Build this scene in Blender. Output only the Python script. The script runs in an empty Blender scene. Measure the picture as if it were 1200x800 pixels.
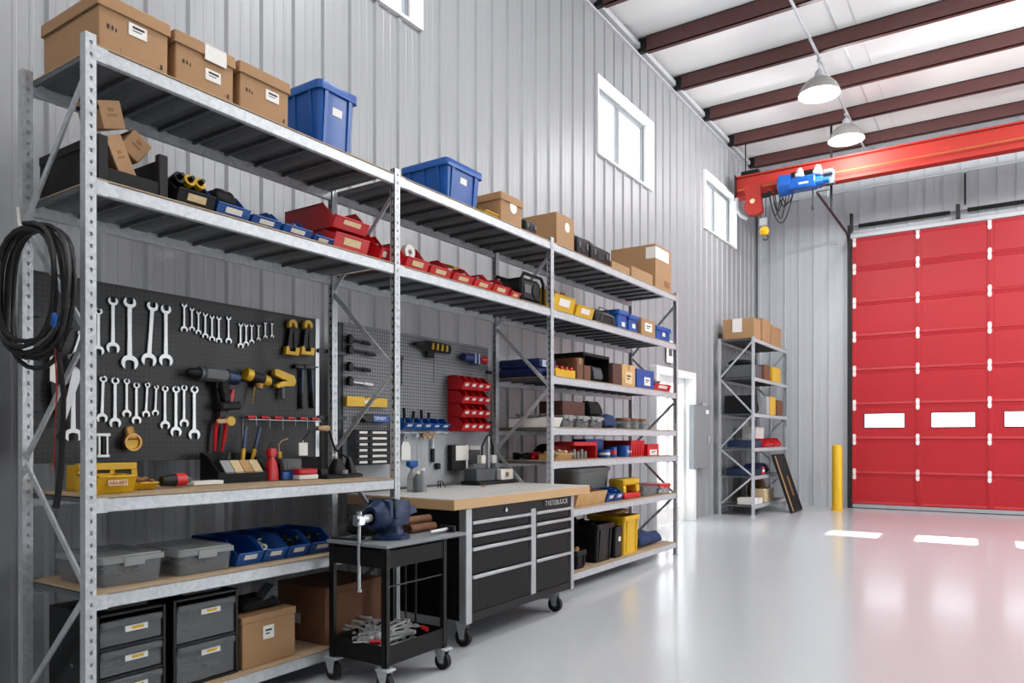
import bpy, bmesh, math, random
from mathutils import Vector, Matrix, Euler
random.seed(7)
PI = math.pi
C = bpy.context.scene.collection

# ------------------------------------------------------------------ camera geometry (metres; wall_left is X=0, Y runs along it)
CAM = (4.45, 0.0, 1.35)
YAW = math.radians(33.8)
FPX, PX, HZ = 870.0, 600.0, 515.0
sn, cs = math.sin(YAW), math.cos(YAW)
def yat(u, X):                       # position along the wall of what shows at column u on the plane X
    dx = -sn*FPX + cs*(u-PX); dy = cs*FPX + sn*(u-PX)
    return (X-CAM[0])/dx*dy
def pt(u, v, X):
    dx = -sn*FPX + cs*(u-PX); dy = cs*FPX + sn*(u-PX)
    t = (X-CAM[0])/dx
    return t*dy, CAM[2] + t*(HZ-v)
def ptY(u, v, Y):                    # same on a plane Y = const: gives X, z
    dx = -sn*FPX + cs*(u-PX); dy = cs*FPX + sn*(u-PX)
    t = Y/dy
    return CAM[0] + t*dx, CAM[2] + t*(HZ-v)

# ------------------------------------------------------------------ materials
def lin(h):
    h = h.lstrip('#'); out = []
    for i in (0, 2, 4):
        c = int(h[i:i+2], 16)/255
        out.append(c/12.92 if c <= .04045 else ((c+.055)/1.055)**2.4)
    return (*out, 1)
MATS = {}
def mat(name, col, rough=.5, metal=0., var=.12, scale=18., bump=0., bscale=60., spec=.5, stretch=(1,1,1), coat=0.):
    m = bpy.data.materials.new(name); m.use_nodes = True
    nt = m.node_tree; N = nt.nodes; L = nt.links
    b = N['Principled BSDF']
    b.inputs['Roughness'].default_value = rough; b.inputs['Metallic'].default_value = metal
    b.inputs['Specular IOR Level'].default_value = spec
    b.inputs['Coat Weight'].default_value = coat
    tc = N.new('ShaderNodeTexCoord'); mp = N.new('ShaderNodeMapping'); mp.inputs['Scale'].default_value = stretch
    L.new(tc.outputs['Object'], mp.inputs['Vector'])
    nz = N.new('ShaderNodeTexNoise'); nz.inputs['Scale'].default_value = scale; nz.inputs['Detail'].default_value = 4
    L.new(mp.outputs[0], nz.inputs['Vector'])
    c = lin(col) if isinstance(col, str) else (*col, 1)
    mx = N.new('ShaderNodeMix'); mx.data_type = 'RGBA'
    mx.inputs['A'].default_value = (*[min(1, x*(1-var)) for x in c[:3]], 1)
    mx.inputs['B'].default_value = (*[min(1, x*(1+var)) for x in c[:3]], 1)
    L.new(nz.outputs['Fac'], mx.inputs['Factor'])
    L.new(mx.outputs['Result'], b.inputs['Base Color'])
    if bump:
        n2 = N.new('ShaderNodeTexNoise'); n2.inputs['Scale'].default_value = bscale
        L.new(mp.outputs[0], n2.inputs['Vector'])
        bp = N.new('ShaderNodeBump'); bp.inputs['Strength'].default_value = bump; bp.inputs['Distance'].default_value = .01
        L.new(n2.outputs['Fac'], bp.inputs['Height']); L.new(bp.outputs[0], b.inputs['Normal'])
    MATS[name] = m
    return m
def galv(name, lo, hi, rough, metal):
    m = mat(name, lo, rough, metal)
    nt = m.node_tree; N = nt.nodes; L = nt.links; b = N['Principled BSDF']
    tc = [n for n in N if n.type == 'TEX_COORD'][0]
    vo = N.new('ShaderNodeTexVoronoi'); vo.inputs['Scale'].default_value = 55
    L.new(tc.outputs['Object'], vo.inputs['Vector'])
    nz = N.new('ShaderNodeTexNoise'); nz.inputs['Scale'].default_value = 9; nz.inputs['Detail'].default_value = 5
    L.new(tc.outputs['Object'], nz.inputs['Vector'])
    sep = N.new('ShaderNodeSeparateColor'); L.new(vo.outputs['Color'], sep.inputs[0])
    ad = N.new('ShaderNodeMath'); ad.operation = 'ADD'; L.new(sep.outputs[0], ad.inputs[0]); L.new(nz.outputs['Fac'], ad.inputs[1])
    ml = N.new('ShaderNodeMath'); ml.operation = 'MULTIPLY'; ml.inputs[1].default_value = .5; L.new(ad.outputs[0], ml.inputs[0])
    mx = N.new('ShaderNodeMix'); mx.data_type = 'RGBA'
    mx.inputs['A'].default_value = lin(lo); mx.inputs['B'].default_value = lin(hi)
    L.new(ml.outputs[0], mx.inputs['Factor']); L.new(mx.outputs['Result'], b.inputs['Base Color'])
    mr = N.new('ShaderNodeMapRange'); mr.inputs['To Min'].default_value = rough-.1; mr.inputs['To Max'].default_value = rough+.12
    L.new(nz.outputs['Fac'], mr.inputs['Value']); L.new(mr.outputs[0], b.inputs['Roughness'])
    return m
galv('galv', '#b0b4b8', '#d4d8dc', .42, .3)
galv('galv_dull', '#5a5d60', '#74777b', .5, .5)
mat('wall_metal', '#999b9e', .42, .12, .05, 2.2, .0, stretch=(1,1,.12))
mat('wall_dark_metal', '#5c6064', .5, .1, .05, 2.2)  # for the unseen walls, darkened so less light bounces onto the shelves
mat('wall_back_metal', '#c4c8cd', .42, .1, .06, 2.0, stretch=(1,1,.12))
mat('ceiling_white', '#eeeeec', .8, 0, .04, 1.2, .25, 3.)
mat('purlin_red', '#54312e', .5, 0, .1, 6)
mat('crane_red', '#a5281d', .75, 0, .08, 3)
mat('door_red', '#b61b25', .45, 0, .06, 2)
mat('trim_grey', '#c6c9cc', .4, .2, .05)
mat('white_paint', '#f0f0ee', .35, 0, .03)
mat('dark_steel', '#2c2e30', .45, .4, .1)
mat('black_metal', '#0e0f10', .42, .1, .15, spec=.3)
mat('black_plastic', '#0a0b0c', .42, 0, .2, 20, spec=.35)
mat('black_satin', '#0c0d0e', .55, 0, .2, 20, spec=.25)
mat('rubber', '#101112', .7, 0, .15)
mat('charcoal', '#1b1c1e', .6, 0, .2, spec=.3)
mat('grey_plastic', '#54575a', .5, 0, .12)
mat('panel_grey', '#84888b', .5, 0, .08)
mat('light_grey', '#a8abae', .5, 0, .08)
mat('white_label', '#eceae4', .6, 0, .05, 40)
mat('cream_label', '#dfc79c', .6, 0, .25, 60)
mat('ink', '#2c2a2c', .7, 0, .1)
mat('blue_plastic', '#084f9e', .35, 0, .08, 8)
mat('blue_dark', '#152a66', .5, 0, .2, 12)
mat('blue_enamel', '#1a2d50', .35, .2, .3, 14, .1, 30)
mat('hoist_blue', '#084c98', .35, 0, .1, 8)
mat('red_plastic', '#c8161f', .38, 0, .08, 8)
mat('yellow_plastic', '#dcae14', .4, 0, .08, 8)
mat('yellow_paint', '#e6b81e', .42, 0, .05, 5)
mat('chrome', '#c9cbcd', .25, .9, .05, 12)
mat('tool_steel', '#cfd1d2', .35, .4, .12, 25)
mat('aluminium', '#b4b6b8', .35, .6, .05, 12)
mat('cardboard', '#a8825c', .75, 0, .06, 14, .08, 90)
mat('cardboard_dark', '#71492f', .78, 0, .12, 14, .08, 90)
mat('cardboard_brown', '#573329', .78, 0, .12, 14)
mat('tape', '#a07b4e', .35, 0, .06)
mat('board', '#ab9478', .7, 0, .14, 70)
mat('wood_edge', '#cda678', .5, 0, .1, 12, stretch=(8,1,8))
mat('bench_top', '#c9c8c4', .42, 0, .05, 9, stretch=(1,4,1))
mat('wood_dark', '#8a5c34', .6, 0, .2, 20)
mat('kraft', '#c9a06a', .7, 0, .2, 20)
mat('hose', '#141414', .5, 0, .2, 30)
mat('brass', '#b98b4a', .4, .6, .1)
mat('screw_mix', '#8e8c88', .4, .6, .5, 90, .8, 120)
mat('led_blue', '#b9c9e4', .5)
mat('skin_tan', '#c8a37a', .6, 0, .15)
mat('cloth_blue', '#283c66', .85, 0, .5, 40, .8, 60)
mat('cloth_tan', '#b08a5c', .85, 0, .3, 30, .6, 60)
mat('cloth_black', '#0b0b0c', .85, 0, .4, 30, .6, 50)

def floor_mat():
    m = mat('floor_epoxy', '#cdd1d5', .3, 0, .015, .8)
    N = m.node_tree.nodes; L = m.node_tree.links; b = N['Principled BSDF']
    tc = [n for n in N if n.type == 'TEX_COORD'][0]
    n1 = N.new('ShaderNodeTexNoise'); n1.inputs['Scale'].default_value = 5; n1.inputs['Detail'].default_value = 8
    L.new(tc.outputs['Object'], n1.inputs['Vector'])
    mr = N.new('ShaderNodeMapRange'); mr.inputs['To Min'].default_value = .185; mr.inputs['To Max'].default_value = .205
    L.new(n1.outputs['Fac'], mr.inputs['Value']); L.new(mr.outputs[0], b.inputs['Roughness'])
    n2 = N.new('ShaderNodeTexNoise'); n2.inputs['Scale'].default_value = 2.2; n2.inputs['Detail'].default_value = 6
    L.new(tc.outputs['Object'], n2.inputs['Vector'])
    bp = N.new('ShaderNodeBump'); bp.inputs['Strength'].default_value = .0; bp.inputs['Distance'].default_value = .01
    L.new(n2.outputs['Fac'], bp.inputs['Height']); L.new(bp.outputs[0], b.inputs['Normal'])
    b.inputs['Coat Weight'].default_value = .22; b.inputs['Coat Roughness'].default_value = .12
floor_mat()

def peg_mat(name, col, hole, pitch, frac, rough):
    m = mat(name, col, rough, 0, .1)
    N = m.node_tree.nodes; L = m.node_tree.links; b = N['Principled BSDF']
    tc = [n for n in N if n.type == 'TEX_COORD'][0]
    sx = N.new('ShaderNodeSeparateXYZ'); L.new(tc.outputs['Object'], sx.inputs[0])
    ds = []
    for ax in ('Y', 'Z'):
        d = N.new('ShaderNodeMath'); d.operation = 'DIVIDE'; d.inputs[1].default_value = pitch; L.new(sx.outputs[ax], d.inputs[0])
        f = N.new('ShaderNodeMath'); f.operation = 'FRACT'; L.new(d.outputs[0], f.inputs[0])
        s = N.new('ShaderNodeMath'); s.operation = 'SUBTRACT'; s.inputs[1].default_value = .5; L.new(f.outputs[0], s.inputs[0])
        p = N.new('ShaderNodeMath'); p.operation = 'POWER'; p.inputs[1].default_value = 2; L.new(s.outputs[0], p.inputs[0])
        ds.append(p)
    a = N.new('ShaderNodeMath'); a.operation = 'ADD'; L.new(ds[0].outputs[0], a.inputs[0]); L.new(ds[1].outputs[0], a.inputs[1])
    g = N.new('ShaderNodeMath'); g.operation = 'LESS_THAN'; g.inputs[1].default_value = frac*frac; L.new(a.outputs[0], g.inputs[0])
    mx = N.new('ShaderNodeMix'); mx.data_type = 'RGBA'; mx.inputs['A'].default_value = lin(col); mx.inputs['B'].default_value = lin(hole)
    L.new(g.outputs[0], mx.inputs['Factor']); L.new(mx.outputs['Result'], b.inputs['Base Color'])
peg_mat('peg_black', '#191a1c', '#000000', .0254, .32, .5)
peg_mat('peg_grey', '#76787b', '#2c2d2e', .0254, .26, .5)

def glass(name, tint=(1,1,1), alpha_rough=.0, gloss=.08):
    m = bpy.data.materials.new(name); m.use_nodes = True
    N = m.node_tree.nodes; L = m.node_tree.links
    for n in list(N):
        if n.type != 'OUTPUT_MATERIAL': N.remove(n)
    t = N.new('ShaderNodeBsdfTransparent'); t.inputs[0].default_value = (*tint, 1)
    g = N.new('ShaderNodeBsdfGlossy'); g.inputs['Roughness'].default_value = alpha_rough+.02
    x = N.new('ShaderNodeMixShader'); x.inputs[0].default_value = gloss
    L.new(t.outputs[0], x.inputs[1]); L.new(g.outputs[0], x.inputs[2]); L.new(x.outputs[0], N['Material Output'].inputs[0])
    MATS[name] = m
glass('glass', (.97, .985, 1))
def clearp(name, col, a):
    m = mat(name, col, .25, 0, .08, 20); m.node_tree.nodes['Principled BSDF'].inputs['Alpha'].default_value = a
clearp('clear_plastic', '#94989c', .36)
clearp('clear_front', '#787c7f', .5)
clearp('milky', '#a2a5a5', .7)
def emis(name, col, s):
    m = bpy.data.materials.new(name); m.use_nodes = True; b = m.node_tree.nodes['Principled BSDF']
    b.inputs['Base Color'].default_value = (1,1,1,1); b.inputs['Emission Color'].default_value = lin(col); b.inputs['Emission Strength'].default_value = s
    MATS[name] = m
emis('lamp_glow', '#fff6e8', 9)
clearp('lamp_shade', '#8f8f8d', .86)

# ------------------------------------------------------------------ mesh builder
class MB:
    def __init__(s): s.v = []; s.f = []; s.mi = []; s.cur = 0; s.sm = []
    def add(s, vs, fs, smooth=False):
        b = len(s.v); s.v += [tuple(v) for v in vs]
        for f in fs: s.f.append(tuple(b+i for i in f)); s.mi.append(s.cur); s.sm.append(smooth)
        return s
    def m(s, i): s.cur = i; return s
    def box(s, x0, x1, y0, y1, z0, z1, b=0., M=None):
        if x1 < x0: x0, x1 = x1, x0
        if y1 < y0: y0, y1 = y1, y0
        if z1 < z0: z0, z1 = z1, z0
        cx, cy, cz = (x0+x1)/2, (y0+y1)/2, (z0+z1)/2; hx, hy, hz = (x1-x0)/2, (y1-y0)/2, (z1-z0)/2
        b = min(b, hx*.9, hy*.9, hz*.9)
        if b <= 0:
            vs = [(cx+i*hx, cy+j*hy, cz+k*hz) for i in (-1,1) for j in (-1,1) for k in (-1,1)]
            fs = [(0,1,3,2),(4,6,7,5),(0,4,5,1),(2,3,7,6),(0,2,6,4),(1,5,7,3)]
        else:
            vs = []; idx = {}
            for i in (-1,1):
                for j in (-1,1):
                    for k in (-1,1):
                        for a in range(3):
                            q = [hx-b, hy-b, hz-b]; q[a] += b
                            idx[i,j,k,a] = len(vs); vs.append((cx+i*q[0], cy+j*q[1], cz+k*q[2]))
            fs = []
            S = (-1, 1)
            for i in S:
                fs.append(tuple(idx[i,j,k,0] for j,k in ((-1,-1),(1,-1),(1,1),(-1,1))))
                fs.append(tuple(idx[j,i,k,1] for j,k in ((-1,-1),(1,-1),(1,1),(-1,1))))
                fs.append(tuple(idx[j,k,i,2] for j,k in ((-1,-1),(1,-1),(1,1),(-1,1))))
                for j in S:
                    fs.append((idx[i,j,-1,0], idx[i,j,-1,1], idx[i,j,1,1], idx[i,j,1,0]))
                    fs.append((idx[i,-1,j,0], idx[i,-1,j,2], idx[i,1,j,2], idx[i,1,j,0]))
                    fs.append((idx[-1,i,j,1], idx[-1,i,j,2], idx[1,i,j,2], idx[1,i,j,1]))
                    for k in S: fs.append((idx[i,j,k,0], idx[i,j,k,1], idx[i,j,k,2]))
        if M is not None: vs = [M @ Vector(v) for v in vs]
        return s.add(vs, fs)
    def obox(s, c, size, rot=(0,0,0), b=0.):
        M = Matrix.Translation(c) @ Euler(rot).to_matrix().to_4x4()
        return s.box(-size[0]/2, size[0]/2, -size[1]/2, size[1]/2, -size[2]/2, size[2]/2, b, M)
    def loft(s, loops, cap0=True, cap1=True, smooth=True, closed=True):
        n = len(loops[0]); vs = [p for l in loops for p in l]; fs = []
        for i in range(len(loops)-1):
            for j in range(n if closed else n-1):
                k = (j+1) % n
                fs.append((i*n+j, i*n+k, (i+1)*n+k, (i+1)*n+j))
        if cap0: fs.append(tuple(range(n))[::-1])
        if cap1: fs.append(tuple((len(loops)-1)*n+j for j in range(n)))
        return s.add(vs, fs, smooth)
    def cyl(s, p0, p1, r0, r1=None, n=16, cap=True):
        p0, p1 = Vector(p0), Vector(p1); r1 = r0 if r1 is None else r1
        d = (p1-p0).normalized(); a = d.orthogonal().normalized(); bb = d.cross(a)
        L = []
        for p, r in ((p0, r0), (p1, r1)):
            L.append([p + (a*math.cos(2*PI*i/n) + bb*math.sin(2*PI*i/n))*max(r, 1e-5) for i in range(n)])
        return s.loft(L, cap, cap)
    def tube(s, path, r, n=8, cap=True):
        P = [Vector(p) for p in path]; L = []; a = None
        for i, p in enumerate(P):
            d = ((P[i+1]-p) if i == 0 else (p-P[i-1]) if i == len(P)-1 else (P[i+1]-P[i-1])).normalized()
            a = d.orthogonal().normalized() if a is None else (a - d*a.dot(d)).normalized()
            bb = d.cross(a); rr = r[i] if isinstance(r, (list, tuple)) else r
            L.append([p + (a*math.cos(2*PI*k/n) + bb*math.sin(2*PI*k/n))*rr for k in range(n)])
        return s.loft(L, cap, cap)
    def lathe(s, prof, c=(0,0,0), n=24, axis='z', cap=True):
        L = []
        for r, h in prof:
            l = []
            for i in range(n):
                a = 2*PI*i/n; x, y = max(r,1e-5)*math.cos(a), max(r,1e-5)*math.sin(a)
                q = (x, y, h) if axis == 'z' else (h, x, y) if axis == 'x' else (y, h, x)
                l.append((c[0]+q[0], c[1]+q[1], c[2]+q[2]))
            L.append(l)
        return s.loft(L, cap, cap)
    def prism(s, pts, d0, d1, axis='x', M=None):      # polygon in the plane across `axis`; pts are (y,z), (x,z) or (x,y)
        def P(a, b, d): return (d, a, b) if axis == 'x' else (a, d, b) if axis == 'y' else (a, b, d)
        n = len(pts); vs = [P(a, b, d0) for a, b in pts] + [P(a, b, d1) for a, b in pts]
        if M is not None: vs = [M @ Vector(v) for v in vs]
        fs = [tuple(range(n))[::-1], tuple(range(n, 2*n))] + [(i, (i+1) % n, n+(i+1) % n, n+i) for i in range(n)]
        return s.add(vs, fs)
    def ring(s, c, r0, r1, d0, d1, n=20, axis='x', a0=0., a1=2*PI):
        full = abs(a1-a0-2*PI) < 1e-6; k = n if full else n+1
        def P(a, r, d):
            p, q = c[0]+r*math.cos(a), c[1]+r*math.sin(a)
            return (d, p, q) if axis == 'x' else (p, d, q) if axis == 'y' else (p, q, d)
        L = []
        for i in range(k):
            a = a0+(a1-a0)*i/n; L.append([P(a, r0, d0), P(a, r1, d0), P(a, r1, d1), P(a, r0, d1)])
        if full: L.append(L[0]); return s.loft(L, False, False, True)
        return s.loft(L, True, True, True)
    def build(s, name, mats, parent=None, loc=None, rot=None):
        me = bpy.data.meshes.new(name); me.from_pydata(s.v, [], s.f)
        if not isinstance(mats, (list, tuple)): mats = [mats]
        for q in mats: me.materials.append(MATS[q])
        for p, i, sm in zip(me.polygons, s.mi, s.sm): p.material_index = i; p.use_smooth = sm
        bm = bmesh.new(); bm.from_mesh(me)
        bmesh.ops.remove_doubles(bm, verts=bm.verts, dist=1e-6)
        bmesh.ops.recalc_face_normals(bm, faces=bm.faces); bm.to_mesh(me); bm.free()
        me.set_sharp_from_angle(angle=math.radians(38))
        o = bpy.data.objects.new(name, me); C.objects.link(o)
        if parent is not None: o.parent = parent
        if loc is not None: o.location = loc
        if rot is not None: o.rotation_euler = rot
        return o
def rrect(w, d, r, z, n=4, cx=0., cy=0.):            # rounded rectangle loop: d along X, w along Y
    r = min(r, w*.49, d*.49); out = []
    for sx, sy, a in ((1,1,0), (-1,1,PI/2), (-1,-1,PI), (1,-1,1.5*PI)):
        for i in range(n+1):
            t = a + PI/2*i/n
            out.append((cx+sx*(d/2-r)+r*math.cos(t), cy+sy*(w/2-r)+r*math.sin(t), z))
    return out

def tag(o, label=None, cat=None, group=None, kind=None):
    if label: o['label'] = label
    if cat: o['category'] = cat
    if group: o['group'] = group
    if kind: o['kind'] = kind
    return o
def T(name, label, cat, loc=(0,0,0), rz=0., group=None, kind=None):
    o = bpy.data.objects.new(name, None); C.objects.link(o); o.empty_display_size = .05
    o.location = loc; o.rotation_euler = (0, 0, rz)
    return tag(o, label, cat, group, kind)
def copy_thing(o, loc, rot=None, label=None, group=None, scale=None):
    r = o.copy(); C.objects.link(r); r.location = loc
    if rot is not None: r.rotation_euler = rot
    if scale is not None: r.scale = scale
    if label: r['label'] = label
    if group: r['group'] = group
    for ch in list(o.children):
        c = ch.copy(); C.objects.link(c); c.parent = r
        for g in list(ch.children):
            d = g.copy(); C.objects.link(d); d.parent = c
    return r
def text_mesh(txt, size, ext, name, m, parent, loc, rot):
    cu = bpy.data.curves.new(name+'_c', 'FONT'); cu.body = txt; cu.size = size; cu.extrude = ext; cu.align_x = 'CENTER'; cu.align_y = 'CENTER'
    to = bpy.data.objects.new('tmp_text', cu); C.objects.link(to)
    dg = bpy.context.evaluated_depsgraph_get(); dg.update()
    me = bpy.data.meshes.new_from_object(to.evaluated_get(dg)); bpy.data.objects.remove(to)
    me.materials.clear(); me.materials.append(MATS[m])
    o = bpy.data.objects.new(name, me); C.objects.link(o); o.parent = parent; o.location = loc; o.rotation_euler = rot
    return o
FRONT = (PI/2, 0, PI/2)       # text lying on a face that looks along +X

# ------------------------------------------------------------------ the building
W0, W1, YB, YF, ZC = 0.0, 13.0, 16.0, -5.0, 7.1
mb = MB(); mb.box(W0-.2, W1+.2, YF-.2, YB+1.5, -.2, 0); tag(mb.build('floor', 'floor_epoxy'), kind='structure')
mb = MB(); mb.box(W0-.2, W1+.2, YF-.2, YB+.3, ZC, ZC+.15); tag(mb.build('ceiling', 'ceiling_white'), kind='structure')

def ribbed(s0, s1, z0, z1, holes, place, pitch=.285, rib=.021, minor=.0022, seam=False):
    pts = []; k = math.floor(s0/pitch)
    while k*pitch < s1+pitch:
        b = k*pitch
        if seam:
            pts += [(b, rib), (b+.008, rib), (b+.010, 0), (b+.14, 0), (b+.142, .0015), (b+.148, .0015), (b+.150, 0), (b+pitch-.002, 0)]; k += 1; continue
        for ds, dd in ((0, rib), (.030, rib), (.046, 0), (.105, 0), (.112, minor), (.127, minor), (.134, 0), (.19, 0), (.197, minor), (.212, minor), (.219, 0), (.269, 0)):
            pts.append((b+ds, dd))
        k += 1
    def dep(s):
        for i in range(len(pts)-1):
            if pts[i][0] <= s <= pts[i+1][0]:
                t = (s-pts[i][0])/(pts[i+1][0]-pts[i][0]); return pts[i][1]*(1-t)+pts[i+1][1]*t
        return 0
    cuts = sorted({s0, s1, *[p[0] for p in pts if s0 < p[0] < s1], *[h for H in holes for h in H[:2] if s0 < h < s1]})
    mb = MB()
    for a, b in zip(cuts, cuts[1:]):
        mid = (a+b)/2; zs = [(z0, z1)]
        for h in holes:
            if h[0] <= mid <= h[1]:
                nz = []
                for q0, q1 in zs:
                    if h[2] > q0: nz.append((q0, min(q1, h[2])))
                    if h[3] < q1: nz.append((max(q0, h[3]), q1))
                zs = [z for z in nz if z[1]-z[0] > 1e-4]
        da, db = dep(a+1e-7), dep(b-1e-7)
        for q0, q1 in zs:
            mb.add([place(a, da, q0), place(b, db, q0), place(b, db, q1), place(a, da, q1)], [(0,1,2,3)])
    # plain outer skin, 12 cm behind, so that the wall is a body with thickness
    cs_ = sorted({s0, s1, *[h for H in holes for h in H[:2]]})
    for a, b in zip(cs_, cs_[1:]):
        mid = (a+b)/2; zs = [(z0, z1)]
        for h in holes:
            if h[0] <= mid <= h[1]:
                nz = []
                for q0, q1 in zs:
                    if h[2] > q0: nz.append((q0, min(q1, h[2])))
                    if h[3] < q1: nz.append((max(q0, h[3]), q1))
                zs = nz
        for q0, q1 in zs:
            if q1-q0 > 1e-4: mb.add([place(a, -.12, q0), place(b, -.12, q0), place(b, -.12, q1), place(a, -.12, q1)], [(0,1,2,3)])
    return mb
def nofix(mb, name, m):
    me = bpy.data.meshes.new(name); me.from_pydata(mb.v, [], mb.f); me.materials.append(MATS[m])
    o = bpy.data.objects.new(name, me); C.objects.link(o); return tag(o, kind='structure')
WIN = [(3.33, 5.14, 5.05, 6.08), (8.58, 10.39, 5.05, 6.08), (12.66, 14.47, 5.05, 6.08)]
DOOR2 = (10.42, 11.95, 0.0, 2.42)
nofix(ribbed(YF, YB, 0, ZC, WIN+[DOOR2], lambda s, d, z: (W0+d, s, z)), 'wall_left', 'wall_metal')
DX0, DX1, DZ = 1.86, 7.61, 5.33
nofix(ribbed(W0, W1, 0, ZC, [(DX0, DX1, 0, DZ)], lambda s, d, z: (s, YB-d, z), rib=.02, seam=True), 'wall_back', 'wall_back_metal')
OPEN = [(8.4, 15.2, 0, 4.8), (4.5, 6.3, 5.05, 6.08)]  # openings added out of view to let sky light into the hall
nofix(ribbed(YF, YB, 0, ZC, OPEN, lambda s, d, z: (W1-d, s, z)), 'wall_right', 'wall_dark_metal')
nofix(ribbed(W0, W1, 0, ZC, [], lambda s, d, z: (s, YF+d, z)), 'wall_front', 'wall_dark_metal')
# windows of the long wall
for i, (a, b, z0, z1) in enumerate(WIN):
    w = T('window_%d' % (i+1), None, None, kind='structure')
    m = MB(); D = .17
    m.box(-D, .045, a-.0, a+.03, z0, z1); m.box(-D, .045, b-.03, b, z0, z1); m.box(-D, .045, a+.03, b-.03, z0, z0+.03); m.box(-D, .045, a+.03, b-.03, z1-.03, z1)
    m.build('window_reveal', 'white_paint', w)
    m = MB(); x0, x1 = -D+.01, -D+.06
    A, B, Z0, Z1 = a+.03, b-.03, z0+.03, z1-.03; mid = A+(B-A)*.5
    for q in ((A, A+.05), (mid-.035, mid+.035), (B-.05, B)): m.box(x0, x1, q[0], q[1], Z0, Z1, .004)
    for q in ((Z0, Z0+.05), (Z1-.05, Z1)):
        m.box(x0, x1, A+.05, mid-.035, q[0], q[1], .004); m.box(x0, x1, mid+.035, B-.05, q[0], q[1], .004)
    m.build('window_frame', 'panel_grey', w)
    for p, q in ((A+.05, mid-.035), (mid+.035, B-.05)):
        m = MB(); m.box(-D+.03, -D+.036, p, q, Z0+.05, Z1-.05); m.build('pane', 'glass', w)
# cornice channel under the roof
m = MB(); m.box(.0, .075, YF, YB, 6.94, 7.02, .006); m.box(.0, .05, YF, YB, 6.86, 6.885, .004); tag(m.build('trim_1', 'trim_grey'), kind='structure')
m = MB(); m.box(0.04, .10, 15.9, 15.995, 0, 6.9, .004); tag(m.build('trim_2', 'wall_back_metal'), kind='structure')
# glazed exit door in the long wall
a, b, z0, z1 = DOOR2
w = T('door_2', None, None, kind='structure')
m = MB(); m.box(-.16, .11, a-.07, a+.03, 0, z1+.04, .006); m.box(-.16, .11, b-.03, b+.07, 0, z1+.04, .006); m.box(-.16, .11, a+.03, b-.03, z1-.06, z1+.04, .006); m.build('door_frame', 'white_paint', w)
mid = (a+b)/2
for p, q, hs in ((a+.035, mid-.004, 1), (mid+.004, b-.035, -1)):
    m = MB()
    m.box(-.10, -.055, p, p+.09, .01, z1-.065, .004); m.box(-.10, -.055, q-.09, q, .01, z1-.065, .004)
    m.box(-.10, -.055, p+.09, q-.09, .01, .25, .004); m.box(-.10, -.055, p+.09, q-.09, z1-.17, z1-.065, .004); m.box(-.10, -.055, p+.09, q-.09, 1.0, 1.09, .004)
    lf = m.build('door_leaf', 'white_paint', w)
    m = MB(); m.box(-.08, -.074, p+.09, q-.09, .25, 1.0); m.box(-.08, -.074, p+.09, q-.09, 1.09, z1-.17); m.build('pane', 'glass', lf)
    m = MB(); yy = q-.045 if hs > 0 else p+.045
    m.tube([(-.055, yy, 1.0), (-.02, yy, 1.0), (-.02, yy-.12*hs, 1.0)], .01); m.build('door_handle', 'chrome', lf)
# purlins
for i in range(16):
    y = 15.27-1.355*i
    if y < YF+.2: break
    o = T('ceiling_purlin', None, None, (0, y, 0), kind='structure')
    m = MB(); m.box(.16, W1, -.008, .008, 6.87, 7.095); m.box(.16, W1, -.008, .075, 6.87, 6.882); m.box(.16, W1, .063, .075, 6.882, 6.90)
    m.box(.16, W1, -.008, .075, 7.083, 7.095); m.build('beam', 'purlin_red', o)
    m = MB(); m.box(.04, .16, -.02, .06, 6.88, 7.08, .004); m.build('bracket', 'black_metal', o)
# roof insulation seams
for x in (2.45, 5.1, 7.75, 10.4):
    m = MB(); m.box(x-.008, x+.008, YF, YB, 7.092, 7.1); m.box(x+.25, x+.254, YF, YB, 7.094, 7.1); tag(m.build('ceiling_seam', 'trim_grey'), kind='structure')

# red sectional door
d1 = T('door_1', None, None, (0, YB, 0), kind='structure')
rows = [.085, .675, 1.355, 2.03, 2.705, 3.38, 4.05, 4.72, 5.33]
cols = [DX0+1.15*i for i in range(6)]
for r in range(8):
    m = MB(); za, zb = rows[r]+.004, rows[r+1]-.004
    for c in range(5):
        xa, xb = cols[c], cols[c+1]
        if r == 2:
            wx0, wx1, wz0, wz1 = xa+.215, xa+.935, 1.575, 1.865
            m.box(xa, wx0, .012, .05, za, zb); m.box(wx1, xb, .012, .05, za, zb); m.box(wx0, wx1, .012, .05, za, wz0); m.box(wx0, wx1, .012, .05, wz1, zb)
        else:
            m.box(xa, xb, .012, .05, za, zb)
        # raised stile, top and bottom lips
        for q0, q1 in ((xa, xa+.065), (xb-.035, xb)): m.box(q0, q1, -.004, .012, za, zb, .004)
        m.prism([(.012, za), (-.002, za), (-.002, za+.02), (.012, za+.05)], xa+.065, xb-.035, 'x')
        m.prism([(.012, zb-.06), (-.004, zb-.02), (-.004, zb), (.012, zb)], xa+.065, xb-.035, 'x')
    s = m.build('door_section', 'door_red', d1)
    if r == 2:
        for c in range(5):
            wx0, wx1, wz0, wz1 = cols[c]+.215, cols[c]+.935, 1.575, 1.865
            m = MB()
            for q in ((wx0, wx0+.014, wz0, wz1), (wx1-.014, wx1, wz0, wz1), (wx0+.014, wx1-.014, wz0, wz0+.014), (wx0+.014, wx1-.014, wz1-.014, wz1)):
                m.box(q[0], q[1], .002, .052, q[2], q[3])
            m.build('window_frame', 'dark_steel', s)
            m = MB(); m.box(wx0+.014, wx1-.014, .02, .026, wz0+.014, wz1-.014); m.build('pane', 'glass', s)
m = MB(); m.box(DX0, DX1, .051, .062, 0, 1.56); m.box(DX0, DX1, .051, .062, 1.88, DZ)
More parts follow.
